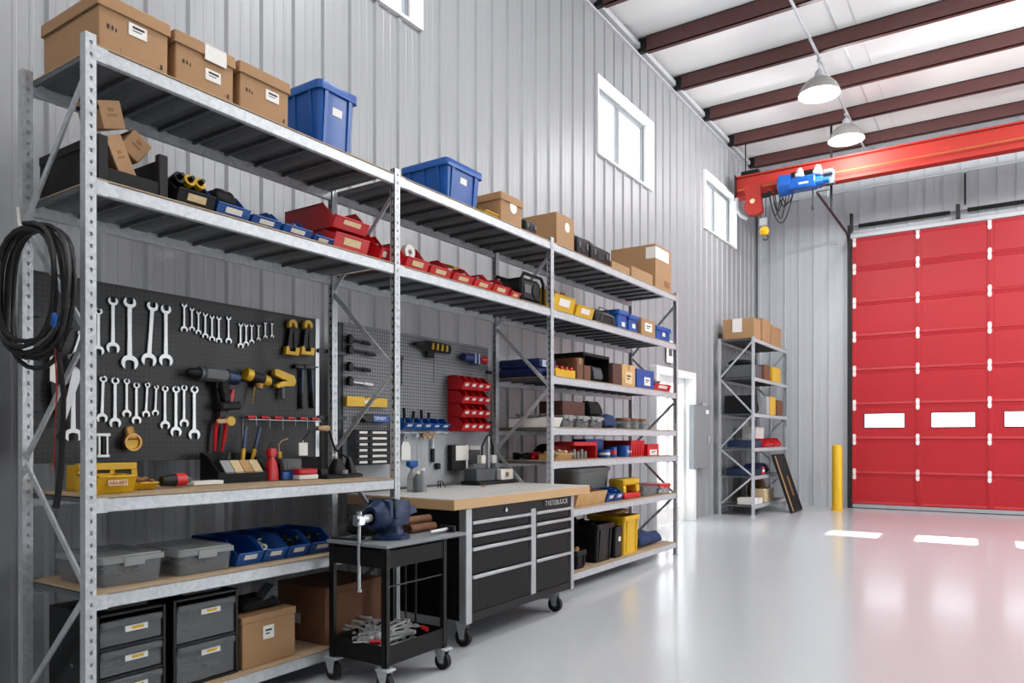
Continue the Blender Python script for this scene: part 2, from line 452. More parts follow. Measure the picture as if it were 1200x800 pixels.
for c in range(5): m.box(cols[c], cols[c]+.205, .051, .062, 1.56, 1.88); m.box(cols[c]+.945, cols[c+1], .051, .062, 1.56, 1.88)
m.build('door_light_block', 'dark_steel', d1)  # added sheet behind the door that blocks sun leaking between sections
hp = None
for r in range(1, 9):
    for c in range(6):
        x = cols[c]+.045 if c == 0 else cols[c]-.0
        z = rows[r] if r < 8 else 5.27
        if hp is None:
            m = MB()
            m.prism([(-.022, .008), (.022, .008), (.034, .05), (.026, .10), (0, .112), (-.026, .10), (-.034, .05)], -.006, -.014, 'y')
            m.prism([(-.022, -.008), (.022, -.008), (.034, -.05), (.026, -.10), (0, -.112), (-.026, -.10), (-.034, -.05)], -.006, -.014, 'y')
            m.cyl((-.03, -.014, 0), (.03, -.014, 0), .011, n=10)
            hp = m.build('hinge', 'white_paint', d1, (x, 0, z))
        else:
            h = hp.copy(); C.objects.link(h); h.parent = d1; h.location = (x, 0, z)
m = MB(); m.box(DX0+.01, DX1, -.01, .05, .012, .08, .004); m.m(1).box(DX0+.01, DX1, 0, .04, 0, .012); m.build('bottom_seal', ['light_grey', 'rubber'], d1)
m = MB(); m.box(DX0-.02, DX1+.06, YB-.06, YB-.022, DZ, DZ+.075, .004); tag(m.build('trim_3', 'trim_grey'), kind='structure')
m = MB(); m.box(DX0-.015, DX0, YB-.035, YB+.05, 0, DZ); m.box(DX1, DX1+.06, YB-.035, YB+.05, 0, DZ); tag(m.build('trim_4', 'dark_steel'), kind='structure')

# door running gear
t = T('door_track', 'dark steel running track rising beside the red door and curving into the room', 'door track')
m = MB(); m.box(DX0-.05, DX0-.02, YB-.105, YB-.045, 0, 5.05, .003); m.box(DX0-.075, DX0-.02, YB-.045, YB-.028, 0, 5.6, .003); m.build('upright_track', 'dark_steel', t)
m = MB(); path = [(DX0-.04, YB-.075, 5.0)]
for i in range(7):
    q = PI/2*i/6; path.append((DX0-.04, YB-.075-.32*(1-math.cos(q)), 5.06+.32*math.sin(q)))
path.append((DX0-.04, 12.98, 5.42)); m.tube(path, .024, 6)
m.build('ceiling_track', 'dark_steel', t)
m = MB(); m.box(DX0-.06, DX0-.025, 14.15, 14.185, 5.40, 7.08, .003); m.box(DX0-.06, DX0+.14, 13.0, 13.02, 5.44, 5.455); m.build('hanger', 'dark_steel', t)
t = T('torsion_shaft', 'long steel shaft with black torsion springs above the red door', 'door spring')
m = MB(); m.cyl((DX0-.015, YB-.12, 5.54), (DX1, YB-.12, 5.54), .014); m.build('shaft', 'galv_dull', t)
for xa, xb in ((2.0, 3.55), (3.82, 5.6)):
    m = MB(); m.cyl((xa, YB-.12, 5.54), (xb, YB-.12, 5.54), .034, n=16)
    k = int((xb-xa)/.05)
    for i in range(k): m.ring((YB-.12, 5.54), .03, .041, xa+.05*i, xa+.05*i+.028, 14)
    m.build('spring', 'black_metal', t)
m = MB(); m.box(DX0-.016, DX0+.03, YB-.16, YB-.03, 5.45, 5.8, .004); m.box(3.64, 3.70, YB-.18, YB-.03, 5.42, 5.66, .004); m.build('bearing_plate', 'dark_steel', t)

# conduits on the back wall
t = MB(); t.cyl((.35, YB-.05, 6.29), (W1-.1, YB-.05, 6.29), .024); tag(t.build('conduit', 'trim_grey'), 'pale conduit pipe running level along the wall over the red door', 'pipe')
t = MB(); t.cyl((3.78, YB-.05, 5.66), (3.78, YB-.05, 6.24), .016); tag(t.build('conduit', 'dark_steel'), 'short dark pipe standing upright between door spring and pale conduit', 'pipe')

# lamp rail
LX = 2.2
t = MB(); t.cyl((LX, YF+.1, 6.8), (LX, YB-.04, 6.8), .02)
tag(t.build('lamp_conduit', 'light_grey'), 'grey conduit pipe under the roof that carries the two lamps', 'pipe')
def highbay(label, loc, zr, group='high-bay lamps hung under the roof'):
    o = T('pendant_lamp', label, 'lamp', loc, group=group)
    m = MB(); prof = [(.285, 0), (.28, .03), (.235, .12), (.16, .2), (.085, .245), (.07, .255)]
    m.lathe(prof + [(.064, .25), (.08, .238), (.152, .193), (.227, .115), (.272, .028), (.279, 0)], cap=False, n=32)
    m.build('shade', 'lamp_shade', o)
    m = MB(); m.lathe([(.001, -.012), (.16, -.008), (.25, .004), (.27, .02), (.001, .03)], n=32, cap=False); m.build('diffuser', 'lamp_glow', o)
    m = MB(); m.cyl((0,0,.25), (0,0,.33), .07, .055); m.cyl((0,0,.33), (0,0,.36), .035, .03); m.build('driver_housing', 'light_grey', o)
    m = MB(); m.tube([(0,0,.36), (0,0,zr-.03)], .008); m.cyl((0,0,zr-.06), (0,0,zr-.022), .032); m.build('stem', 'light_grey', o)
    return o
highbay('bell-shaped lamp glowing under the roof, higher in view and farther from the red crane', (LX, 11.24, 6.27), .53)
highbay('bell-shaped lamp glowing just above the red crane beam', (LX, 13.35, 6.33), .47)

# ------------------------------------------------------------------ shelving
def post_mb(h, holes_side):
    # local: outer corner at (0,0), the front face looks along +X, the side face along -Y
    m = MB(); w, d, t = .046, .044, .003
    def holed(place, s0, s1, hc, hw):          # strip s0..s1 by z with a column of openings
        zp = 0.; pitch = .0508; hh = .016
        a, b = hc-hw/2, hc+hw/2
        m.add([place(s0, 0), place(a, 0), place(a, h), place(s0, h)], [(0,1,2,3)])
        m.add([place(b, 0), place(s1, 0), place(s1, h), place(b, h)], [(0,1,2,3)])
        z = .03; last = 0.
        while z+hh < h:
            m.add([place(a, last), place(b, last), place(b, z), place(a, z)], [(0,1,2,3)])
            # hole walls
            m.add([place(a, z), place(b, z), place(b, z, 1), place(a, z, 1)], [(0,1,2,3)]); last = z+hh; z += pitch
        m.add([place(a, last), place(b, last), place(b, h), place(a, h)], [(0,1,2,3)])
    holed(lambda s, z, k=0: (0-.004*k, s, z), 0, w, w*.5, .013)
    if holes_side: holed(lambda s, z, k=0: (-s, 0+.004*k, z), 0, d, d*.5, .010)
    else: m.add([(0,0,0), (-d,0,0), (-d,0,h), (0,0,h)], [(0,1,2,3)])
    m.add([(-d,0,0), (-d,w,0), (-d,w,h), (-d,0,h)], [(0,1,2,3)])
    m.add([(-d,w,0), (0,w,0), (0,w,h), (-d,w,h)], [(0,1,2,3)])
    m.add([(0,0,h), (-d,0,h), (-d,w,h), (0,w,h)], [(0,1,2,3)])
    m.add([(-.006,.004,0), (-.006,w-.004,0), (-.006,w-.004,h), (-.006,.004,h)], [(0,1,2,3)])
    m.box(-d-.012, .014, -.012, w+.012, 0, .006)
    return m
def rack(name, label, X0, X1, posts, bays, H, nodes, steel='galv', boardm='board', beam_h=.066):
    r = T(name, label, 'shelving', (0, 0, 0))
    cache = {}
    for i, y in enumerate(posts):
        k = i > 0
        if k not in cache: cache[k] = post_mb(H, k).build('post', steel, r, (X1, y, 0))
        else: o = cache[k].copy(); C.objects.link(o); o.parent = r; o.location = (X1, y, 0)
        o = cache[k].copy(); C.objects.link(o); o.parent = r; o.location = (X0+.044, y, 0)
        # bracing between rear and front post
        for (fa, za), (fb, zb) in zip(nodes, nodes[1:]):
            xa = X1-.02 if fa else X0+.02; xb = X1-.02 if fb else X0+.02
            a, b = Vector((xa, y+.02, za)), Vector((xb, y+.02, zb)); d = (b-a)
            m = MB(); m.obox((a+b)/2, (d.length, .012, .030), (0, -math.atan2(d.z, d.x), 0), .002)
            m.cyl((xa, y+.008, za), (xa, y+.035, za), .009, n=8)
            m.build('brace', steel, r)
    for bi, levels in enumerate(bays):
        y0, y1 = posts[bi]+.047, posts[bi+1]-.001
        for z in levels:
            m = MB(); t = .007
            for x0, x1, s in ((X1-.035, X1-.006, 1), (X0+.006, X0+.035, -1)):
                m.box(x0, x1, y0, y1, z-t-beam_h+.004, z-t, .004)
                e = x1 if s > 0 else x0
                m.box(min(e, e+.003*s), max(e, e+.003*s), y0, y0+.05, z-t-beam_h+.002, z+.0, .001)
            m.build('beam', steel, r)
            m = MB(); zz = z-t-.004; pitch = .205; y = y0
            while y < y1-.02:
                e = min(y+pitch, y1)
                m.box(X0+.036, X1-.036, y+.002, e-.002, zz-.002, zz)
                m.box(X0+.036, X1-.036, y+.002, y+.016, zz-.020, zz-.002)
                if e-y > .1: m.prism([(y+.05, zz-.002), (y+.06, zz-.008), (e-.06, zz-.008), (e-.05, zz-.002)], X0+.036, X1-.036, 'x')
                y = e
            m.build('deck', steel+('_dull' if steel == 'galv' else ''), r)  # decks take the darker steel: underside shade put into the colour
            if boardm:
                m = MB(); m.box(X0+.002, X1-.002, y0+.002, y1-.002, z-t, z, .001); m.build('shelf_board', boardm, r)
    return r
RX0, RX1 = .60, 1.215
NODES = [(1, 2.93), (0, 2.35), (1, 1.80), (0, 1.25), (1, .70), (0, .15)]
B3 = [3.04, 2.47, 1.90, 1.46, 1.17, .73, .155]
rack('storage_rack', 'long galvanised three-bay shelving rack loaded with bins, boxes and tools beside the workbench', RX0, RX1,
     [1.60, 3.50, 5.43, 8.30], [[3.04, 2.47, 1.105, .69, .155], [3.04, 2.47], B3], 3.075, NODES)
N2 = [(1, 3.10), (0, 2.45), (1, 1.80), (0, 1.19), (1, .70), (0, .18)]
rack('storage_rack', 'tall narrow grey shelving rack standing alone in the corner near the red door', .09, .73, [13.2, 15.5],
     [[3.15, 2.46, 1.82, 1.21, .71, .19]], 3.17, N2, 'galv', None)

# ------------------------------------------------------------------ containers (front looks along +X, Y is the width, origin at the base centre)
XF = 1.17
def spot(u0, u1, X=XF, gap=.006):
    a, b = yat(u0, X), yat(u1, X); return (a+b)/2, (b-a)-gap
def lid_box(label, yc, w, d, h, z, xf=XF, group=None, labels=((0, .62),), rz=0, marks=True, cat='box'):
    o = T('archive_box', label, cat, (xf-d/2, yc, z), rz, group)
    m = MB(); m.loft([rrect(w*.96-.01, d*.97-.01, .008, 0), rrect(w-.022, d-.022, .008, h-.05)]); m.build('body', 'cardboard', o)
    m = MB(); m.loft([rrect(w-.012, d-.012, .006, h-.06), rrect(w-.002, d-.002, .008, h-.058), rrect(w-.002, d-.002, .012, h-.006), rrect(w-.012, d-.012, .012, h)], cap0=False); m.build('lid', 'cardboard', o)
    x = d/2-.0088
    m = MB()
    if marks:
        m.box(x-.006, x-.001, -w*.36, -w*.33, h*.45, h*.52); m.box(x-.006, x-.001, -w*.3, -w*.28, h*.45, h*.52); m.box(x-.006, x-.001, -w*.25, -w*.235, h*.44, h*.5)
        m.box(x-.006, x-.001, w*.36, w*.385, h*.14, h*.22); m.box(x-.008, x-.0035, -w*.18, -w*.175, h*.02, h*.7)
        m.build('print', 'ink', o)
    for q, zz in labels:
        lw = min(.085, w*.3)
        m = MB(); m.box(x-.004, x+.001, q*w-lw/2, q*w+lw/2, h*zz-.03, h*zz+.025); l = m.build('label_card', 'white_label', o)
        m = MB(); m.box(x+.001, x+.0016, q*w-lw*.3, q*w+lw*.36, h*zz+.004, h*zz+.014); m.box(x+.001, x+.0016, q*w-lw*.3, q*w+lw*.2, h*zz-.008, h*zz-.004); m.build('print', 'ink', l)
    return o
def carton(label, yc, w, d, h, z, xf=XF, group=None, tape=True, card=None, m0='cardboard', rz=0, openf=0, cat='box', name='cardboard_box', cardm='white_label'):
    o = T(name, label, cat, (xf-d/2, yc, z), rz, group); t = .005
    if openf:
        m = MB(); m.box(-d/2, d/2, -w/2, w/2, 0, t); m.box(-d/2, -d/2+t, -w/2, w/2, t, h, .001); m.box(d/2-t, d/2, -w/2, w/2, t, h, .001)
        m.box(-d/2+t, d/2-t, -w/2, -w/2+t, t, h, .001); m.box(-d/2+t, d/2-t, w/2-t, w/2, t, h, .001); m.build('body', m0, o)
        f = openf
        m = MB(); m.obox((-d/2-f*.1, 0, h+f*.32), (t, w*.96, f*.7), (0, -.35, 0)); m.build('flap', m0, o)
        m = MB(); m.obox((0, -w/2+f*.1, h+f*.30), (d*.94, t, f*.62), (-.25, 0, 0)); m.build('flap', m0, o)
    else:
        m = MB(); m.box(-d/2, d/2, -w/2, w/2, 0, h, .003); m.build('body', m0, o)
        m = MB(); m.box(-d/2, d/2, -.0012, .0012, h-.0005, h+.0006); m.build('seam', 'ink', o)
        if tape:
            m = MB(); m.box(-d/2-.001, d/2+.0012, -.02, .02, h, h+.0012); m.box(d/2, d/2+.0012, -.02, .02, h-.06, h); m.build('tape', 'tape', o)
    if card:
        q, zz, cw, ch = card
        m = MB(); m.box(d/2, d/2+.0018, q*w-cw/2, q*w+cw/2, zz*h-ch/2, zz*h+ch/2); l = m.build('label_card', cardm, o)
        m = MB(); m.box(d/2+.0018, d/2+.0024, q*w-cw*.3, q*w+cw*.3, zz*h+ch*.08, zz*h+ch*.22); m.box(d/2+.0018, d/2+.0024, q*w-cw*.3, q*w+cw*.1, zz*h-ch*.15, zz*h-ch*.05); m.build('print', 'ink', l)
    return o
def tote(label, yc, w, d, h, z, xf=XF, m0='blue_plastic', group=None, card=(0, .62), lid=False, name='storage_tote', cat='tote', taper=.86, ribs=True, inner=None):
    o = T(name, label, cat, (xf-d/2, yc, z), 0, group); r = .028
    m = MB(); a = w*taper; b = d*taper; w1, d1 = w-.03, d-.03
    m.loft([rrect(a, b, r, 0), rrect(w1, d1, r, h-.035), rrect(w1-.008, d1-.008, r, h-.035), rrect(a-.008, b-.008, r, .005)])
    m.build('body', m0, o)
    m = MB(); m.loft([rrect(w1-.006, d1-.006, r, h-.05), rrect(w, d, r, h-.048), rrect(w, d, r, h-.004), rrect(w-.006, d-.006, r, h), rrect(w-.022, d-.022, r, h), rrect(w-.026, d-.026, r, h-.01), rrect(w1-.012, d1-.012, r, h-.05)], cap0=False, cap1=False); m.build('rim', m0, o)
    if ribs:
        for q in (-.3, .3):
            xb, xt = b/2, d1/2
            m = MB(); m.prism([(xb-.004, .02), (xb+.008, .02), (xt+.010, h-.05), (xt-.004, h-.05)], q*w-.012, q*w+.012, 'y'); m.build('rib', m0, o)
        for sgn in (-1, 1):
            yb, yt = a/2, w1/2
            for q in (-.3, 0, .3):
                m = MB(); m.prism([(sgn*(yb-.004), .02), (sgn*(yb+.008), .02), (sgn*(yt+.010), h-.05), (sgn*(yt-.004), h-.05)], q*d-.010, q*d+.010, 'x'); m.build('rib', m0, o)
    if card:
        zc = card[1]*h; f = zc/h; xx = (b/2)*(1-f)+(d1/2)*f; sl = math.atan2((d1-b)/2, h)
        m = MB(); m.obox((xx+.002, card[0]*w, zc), (.003, min(.075, w*.3), .045), (0, sl, 0)); m.build('label_card', 'white_label', o)
    if lid:
        m = MB(); m.loft([rrect(w+.004, d+.004, r, h+.001), rrect(w+.004, d+.004, r, h+.014), rrect(w-.03, d-.03, r, h+.02)]); m.build('lid', lid, o)
    if inner:
        m = MB(); random.seed(int(yc*977)); 
        for i in range(9):
            m.obox((random.uniform(-.3,.3)*d, random.uniform(-.3,.3)*w, h-.06+random.uniform(-.02,.045)), (random.uniform(.05,.14), random.uniform(.03,.09), random.uniform(.03,.06)), (random.random()*2, random.random()*2, random.random()*3), .006)
        m.build('contents', inner, o)
    return o
def pbin(label, yc, w, d, h, z, xf=XF, m0='blue_plastic', group=None, card=True, fill=None, lip=.45, name='stacking_bin', cat='bin', cardm='white_label'):
    o = T(name, label, cat, (xf-d/2, yc, z), 0, group); t = .005; fh = h*lip
    m = MB(); x0, x1 = -d/2, d/2
    side = [(x0, 0), (x1-.035, 0), (x1, fh), (x1-.03, fh), (x1-.03-min(.09, d*.3), h), (x0, h)]
    for q in ((-w/2, -w/2+t), (w/2-t, w/2)): m.prism(side, q[0], q[1], 'y')
    m.box(x0, x1-.035, -w/2+t, w/2-t, 0, t); m.box(x0, x0+t, -w/2+t, w/2-t, t, h)
    m.prism([(x1-.035, 0), (x1, fh), (x1-t*1.3, fh), (x1-.035-t*1.3, 0)], -w/2+t, w/2-t, 'y')
    # rims
    for s in (-1, 1):
        m.box(x0, x1-.03-min(.09, d*.3), s*w/2-.0, s*(w/2-.009), h-.008, h)
    m.box(x1-.012, x1+.004, -w/2, w/2, fh-.007, fh+.001, .002)
    m.build('body', m0, o)
    if card:
        sl = math.atan2(.035, fh); m = MB(); f = .62
        m.obox((x1-.035+.035*f+.0028, 0, fh*f), (.002, w*.5, fh*.42), (0, sl, 0)); m.build('label_card', cardm, o)
    if fill:
        random.seed(int(yc*1313)); m = MB(); n = 26
        for i in range(n):
            px, py = random.uniform(-.38,.36)*(d-.03), random.uniform(-.38,.38)*(w-.02)
            s = random.uniform(.010, .024)
            m.obox((px-.01, py, fh*.75+random.uniform(0, fh*.75)), (s*2.2, s, s), (random.uniform(-.2,.2), random.uniform(-.2,.2), random.random()*3), s*.25)
        m.box(x0+.01, x1-.045, -w/2+.008, w/2-.008, .006, fh*.7)
        q = m.build('loose_parts', fill, o)
        tag(q, kind='stuff')
    return o
def clearbox(label, yc, w, d, h, z, xf=XF, group=None, lidm='milky', fill='screw_mix', name='clear_box'):
    o = T(name, label, 'box', (xf-d/2, yc, z), 0, group); r = .02
    m = MB(); m.loft([rrect(w*.9, d*.9, r, 0), rrect(w-.02, d-.02, r, h-.03), rrect(w-.026, d-.026, r, h-.03), rrect(w*.9-.006, d*.9-.006, r, .004)]); m.build('body', 'clear_plastic', o)
    m = MB(); m.loft([rrect(w-.014, d-.014, r, h-.034), rrect(w, d, r, h-.032), rrect(w, d, r, h-.008), rrect(w-.02, d-.02, r, h-.006), rrect(w-.024, d-.024, r, h), rrect(w-.06, d-.06, r, h)], cap0=False); m.build('lid', lidm, o)
    m = MB(); m.box(d/2-.002, d/2+.006, -w*.16, w*.16, h-.05, h-.01, .002); m.build('clip', lidm, o)
    random.seed(int(yc*711)); m = MB()
    for i in range(14):
        s = random.uniform(.014, .04)
        m.obox((random.uniform(-.36,.36)*d, random.uniform(-.36,.36)*w, random.uniform(.02, max(.025, h*.5))), (s*2, s, s*.7), (random.uniform(-.15,.15), random.uniform(-.15,.15), random.random()*3), s*.2)
    tag(m.build('contents', fill, o), kind='stuff')
    return o
def heap(name, label, cat, x, yc, z, w, d, h, m0, n=12, seed=1, lo=.03, hi=.1, group=None):
    """a soft or jumbled thing modelled as one body: folded cloth, a slung bag"""
    random.seed(seed); m = MB(); nx, ny = 9, 9; L = []
    vs = []; fs = []
    for i in range(nx):
        for j in range(ny):
            a, b = i/(nx-1)*2-1, j/(ny-1)*2-1
            e = max(0, 1-max(abs(a), abs(b))**5)
            vs.append((a*d/2*(1-.06*random.random()), b*w/2*(1-.06*random.random()), h*(e**.35)*(.78+.3*random.random())))
    for i in range(nx-1):
        for j in range(ny-1): fs.append((i*ny+j, (i+1)*ny+j, (i+1)*ny+j+1, i*ny+j+1))
    b0 = len(vs); per = [i*ny for i in range(nx)] + [(nx-1)*ny+j for j in range(1, ny)] + [i*ny+ny-1 for i in range(nx-2, -1, -1)] + [j for j in range(ny-2, 0, -1)]
    fs.append(tuple(per)); m.add(vs, fs, True)
    o = m.build(name, m0, None, (x, yc, z)); md = o.modifiers.new('s', 'SUBSURF'); md.levels = md.render_levels = 1
    return tag(o, label, cat, group)

# --- top shelf
Z = 3.04+.0015
yc, w = spot(113, 202); lid_box('largest lidded cardboard box, over the perforated corner post on the top shelf', yc, w, .52, .262, Z, labels=((.04, .62),))
yc, w = spot(204, 278); o = lid_box('lidded cardboard box with two white papers on its front, on the top shelf', yc, w, .5, .258, Z, labels=((.12, .45),))
m = MB(); m.obox((.25, .05, .215), (.003, .12, .075), (0, 0, 0)); m.obox((.18, .05, .2565), (.14, .12, .003)); m.build('paper', 'white_label', o)
yc, w = spot(280, 342); lid_box('lidded cardboard box next to the upright blue tote on the top shelf', yc, w, .48, .262, Z, labels=((.14, .58),))
yc, w = spot(374, 421); tote('upright blue tote on the top shelf of the first bay, beside the lidded boxes', yc, w, .46, .385, Z, taper=.84)
yc, w = spot(523, 567); tote('wide blue tote at the start of the second bay on the top shelf', yc, w, .44, .30, Z, taper=.84)
yc, w = spot(569, 585); pbin('small yellow bin squeezed between wide blue tote and lidded box on the top shelf', yc, w, .2, .10, Z, m0='yellow_plastic', card=False)
yc, w = spot(587, 614); lid_box('lidded cardboard box with a round white sticker on the top shelf of the second bay', yc, w, .34, .245, Z, labels=(), marks=False)
m = MB(); m.lathe([(.001, 0), (.05, 0), (.05, .002), (.001, .002)], (0,0,0), axis='x', n=24, cap=False); m.build('sticker', 'white_label', bpy.data.objects['archive_box.003'], (.17-.008, .02, .16))

def power_case(label, yc, w, d, h, z, xf=XF, group=None, m0='black_plastic', open_=True, name='tool_case'):
    o = T(name, label, 'tool case', (xf-d/2, yc, z), 0, group)
    m = MB(); m.loft([rrect(w*.94, d*.94, .02, 0), rrect(w, d, .025, h*.12), rrect(w, d, .025, h*.6), rrect(w*.92, d*.9, .025, h*.66)]); m.build('body', m0, o)
    m = MB(); m.tube([(0, -w*.32, h*.6), (0, -w*.3, h*.95), (0, -w*.1, h), (0, w*.1, h), (0, w*.3, h*.95), (0, w*.32, h*.6)], h*.055, 8); m.build('handle', m0, o)
    m = MB()
    for q in (-.3, .3): m = MB(); m.box(d/2-.004, d/2+.008, q*w-.016, q*w+.016, h*.28, h*.5, .003); m.build('latch', 'grey_plastic', o)
    m = MB(); m.box(d/2-.003, d/2+.003, -w*.14, w*.14, h*.18, h*.42, .001); m.build('badge', 'charcoal', o)
    return o
yc, w = spot(615, 630); power_case('small black tool case between two cardboard boxes on the top shelf', yc, w, .3, .17, Z)
yc, w = spot(652, 673); o = carton('taped cardboard box with a round white sticker just after the third front post, top shelf', yc, w, .36, .30, Z)
m = MB(); m.lathe([(.001, 0), (.042, 0), (.042, .002), (.001, .002)], (0,0,0), axis='x', n=24, cap=False); m.build('sticker', 'white_label', o, (.18, .03, .2))
yc, w = spot(676, 691); power_case('taller black tool case beside taped cardboard box on the top shelf', yc, w, .3, .27, Z)
yc, w = spot(692, 716); power_case('longer black tool case with arched handle on the top shelf', yc, w, .32, .25, Z)
yc, w = spot(717, 738); carton('low flat cardboard box lying before the big labelled carton, top shelf', yc, w, .3, .09, Z, tape=False)
yc, w = spot(740, 765); carton('low flat cardboard box touching the big labelled carton, top shelf', yc, w, .32, .13, Z, tape=False)
yc, w = spot(768, 787); o = carton('big cardboard carton wrapped with white paper label at the far end of the top shelf', yc, w, .55, .50, Z, tape=False)
m = MB(); m.box(.16, .278, -w/2-.003, -w/2, .34, .47); m.box(.275, .279, -w/2-.003, w*.3, .34, .47); m.build('paper_label', 'white_label', o)
m = MB(); m.box(.275, .2775, w*.05, w*.36, .06, .13); m.build('print', 'wood_dark', o)

# --- second shelf
Z = 2.47+.0015
a, b = 1.672, yat(199, XF)
yc, w = (a+b)/2, b-a-.01
o = T('open_crate', 'black open crate holding tilted cartons beside the corner post, second shelf', 'crate', (XF-.27, yc, Z))
m = MB(); d, h, t = .52, .20, .012
m.box(-d/2, d/2, -w/2, w/2, 0, t); m.box(-d/2, -d/2+t, -w/2, w/2, t, h); m.box(-d/2+t, d/2-t, -w/2, -w/2+t, t, h); m.box(-d/2+t, d/2-t, w/2-t, w/2, t, h)
m.box(d/2-t, d/2, -w/2+.045, w/2-.045, t, .075); m.build('body', 'black_satin', o)
m = MB()
for q in (-1, 1):
    m = MB(); m.box(d/2-.03, d/2+.006, q*w/2-.045*(q > 0), q*w/2+.045*(q < 0), 0, h+.01, .004); m.box(-d/2, d/2-.03, q*w/2, q*(w/2+.005), h-.03, h+.01, .002); m.build('corner_post', 'charcoal', o)
for (py, pz, s, r, lb) in ((-.08, .345, (.15, .115, .12), (.35, .12, .15), 'brown carton tipped over at the top of the black crate'),
                       (.05, .24, (.15, .105, .11), (-.6, .1, -.1), 'small brown carton leaning over the front of the black crate'),
                       (-.05, .15, (.2, .085, .19), (.45, 0, .1), 'narrow brown carton stuck upright inside the black crate')):
    c = T('cardboard_box', lb, 'box', (XF-.14, yc+py, Z+pz)); c.rotation_euler = r
    m = MB(); m.box(-s[0]/2, s[0]/2, -s[1]/2, s[1]/2, -s[2]/2, s[2]/2, .004); m.build('body', 'cardboard', c)
    m = MB(); m.box(s[0]/2, s[0]/2+.001, -s[1]*.2, s[1]*.2, -.006, .004); m.box(s[0]/2, s[0]/2+.001, -s[1]*.12, s[1]*.12, .014, .03); m.build('print', 'wood_dark', c)
    m = MB(); m.box(-s[0]/2-.001, s[0]/2+.001, -s[1]/2-.0012, -s[1]/2, s[2]*.2, s[2]*.34); m.build('tape', 'black_satin', c)
yc, w = spot(210, 254)
o = pbin('dark grey open bin full of drill batteries with cream label, second shelf', yc, w, .42, .15, Z, m0='charcoal', lip=.55, cardm='cream_label')
for i in range(3):
    random.seed(i+40); y = yc+(-.055+i*.055)
    t = T('cordless_drill', ['black corded tool lying at the near side of the grey battery bin', 'black tool with an amber stripe in the middle of the grey battery bin', 'black tool with amber ring at the far side of the grey battery bin'][i], 'power tool', (XF-.14, y, Z+.12))
    m = MB(); m.cyl((-.09, 0, .0), (.07, 0, .035), .024, .028); m.cyl((.07, 0, .035), (.10, 0, .043), .016, .010); m.build('housing', 'black_plastic', t)
    m = MB(); m.obox((-.03, 0, -.045), (.04, .03, .1), (0, .2, 0), .008); m.build('handle', 'black_satin', t)
    if i: m = MB(); m.cyl((.045, 0, .028), (.072, 0, .036), .0295); m.build('ring', 'yellow_plastic', t)
bl = [(256, 295, 'blue bin holding a black cloth, beside the grey battery bin'), (297, 331, 'blue bin of steel fittings, second from the grey battery bin'), (334, 367, 'blue bin of steel fittings with a white label, third from the grey battery bin'), (369, 392, 'smallest blue bin touching the red bins on the second shelf')]
for i, (u0, u1, lb) in enumerate(bl):
    yc, w = spot(u0, u1); pbin(lb, yc, w, .30, (.155, .13, .13, .105)[i], Z, group='blue bins on the second shelf', fill=('black_satin', 'screw_mix', 'screw_mix', 'screw_mix')[i])
heap('cloth', 'black cloth stuffed in the first blue bin of the second shelf', 'cloth', XF-.15, spot(256, 295)[0], Z+.075, .15, .2, .1, 'cloth_black', seed=5)
yc, w = spot(394, 434)
pbin('large red bin at the bottom of the stack of two, second shelf', yc, w, .46, .135, Z, m0='red_plastic', group='red bins on the second shelf', lip=.75, cardm='cream_label')
pbin('large red bin on top of the other in the stack of two, second shelf', yc, w, .46, .155, Z+.1365, m0='red_plastic', group='red bins on the second shelf', lip=.42, cardm='cream_label')
yc, w = 3.463, .066; pbin('red bin half hidden by the second front post, second shelf', yc, w, .40, .19, Z, m0='red_plastic', group='red bins on the second shelf', fill='screw_mix')
rb = [(478, 504, .19), (506, 530, .165), (533, 556, .155), (558, 578, .155), (579.5, 598, .16), (599.5, 611, .13)]
rl = ['red bin holding a white roll, first past the second front post', 'red bin of brown parts, second past the second front post', 'red bin with a coil of wire showing, third past the second front post', 'red bin, fourth past the second front post', 'red bin next to the smallest red bin on the second shelf', 'smallest red bin beside the black jobsite radio']
for (u0, u1, h), lb in zip(rb, rl):
    yc, w = spot(u0, u1); pbin(lb, yc, w, .32, h, Z, m0='red_plastic', group='red bins on the second shelf', fill='screw_mix', cardm='cream_label')
yc = spot(478, 504)[0]; m = MB(); m.ring((0, 0), .02, .05, -.02, .02, 20); tag(m.build('tape_roll', 'white_label', None, (XF-.10, yc, Z+.145)), 'white roll of tape standing in a red bin past the second post', 'tape')
yc = spot(533, 556)[0]; m = MB()
for k in range(5): m.ring((0, 0), .05+.004*k, .053+.004*k, .004*k, .004*k+.004, 20, 'z')
tag(m.build('wire_coil', 'brass', None, (XF-.14, yc, Z+.14), (0, .3, 0)), 'coil of thin brown wire on top of a red bin', 'wire')
# jobsite radio
yc, w = spot(613, 640.5)
o = T('jobsite_radio', 'bulky black jobsite radio with roll bars after the red bins', 'radio', (XF-.17, yc, Z))
m = MB(); m.box(-.14, .14, -w*.42, w*.42, .02, .22, .03); m.build('body', 'black_plastic', o)
m = MB(); hw = w/2-.012
for x in (-.12, .145):
    m = MB(); m.tube([(x, -hw, .03), (x, -hw, .2), (x, -hw*.8, .245), (x, hw*.8, .245), (x, hw, .2), (x, hw, .03), (x, hw*.8, .016), (x, -hw*.8, .016), (x, -hw, .03)], .014); m.build('roll_bar', 'black_satin', o)
m = MB(); m.lathe([(.001, .002), (.05, .006), (.06, .0), (.062, .008), (.055, .008)], axis='x', cap=False); s = m.build('speaker', 'charcoal', o, (.141, .06, .12))
m = MB(); m.box(.14, .146, -.12, -.02, .09, .16, .002); m.build('display', 'grey_plastic', o)
yc, w = spot(650, 675); pbin('tall yellow bin standing against the third front post, second shelf', yc, w, .34, .215, Z, m0='yellow_plastic', lip=.72, group='yellow bins on the second shelf', fill='wood_dark')
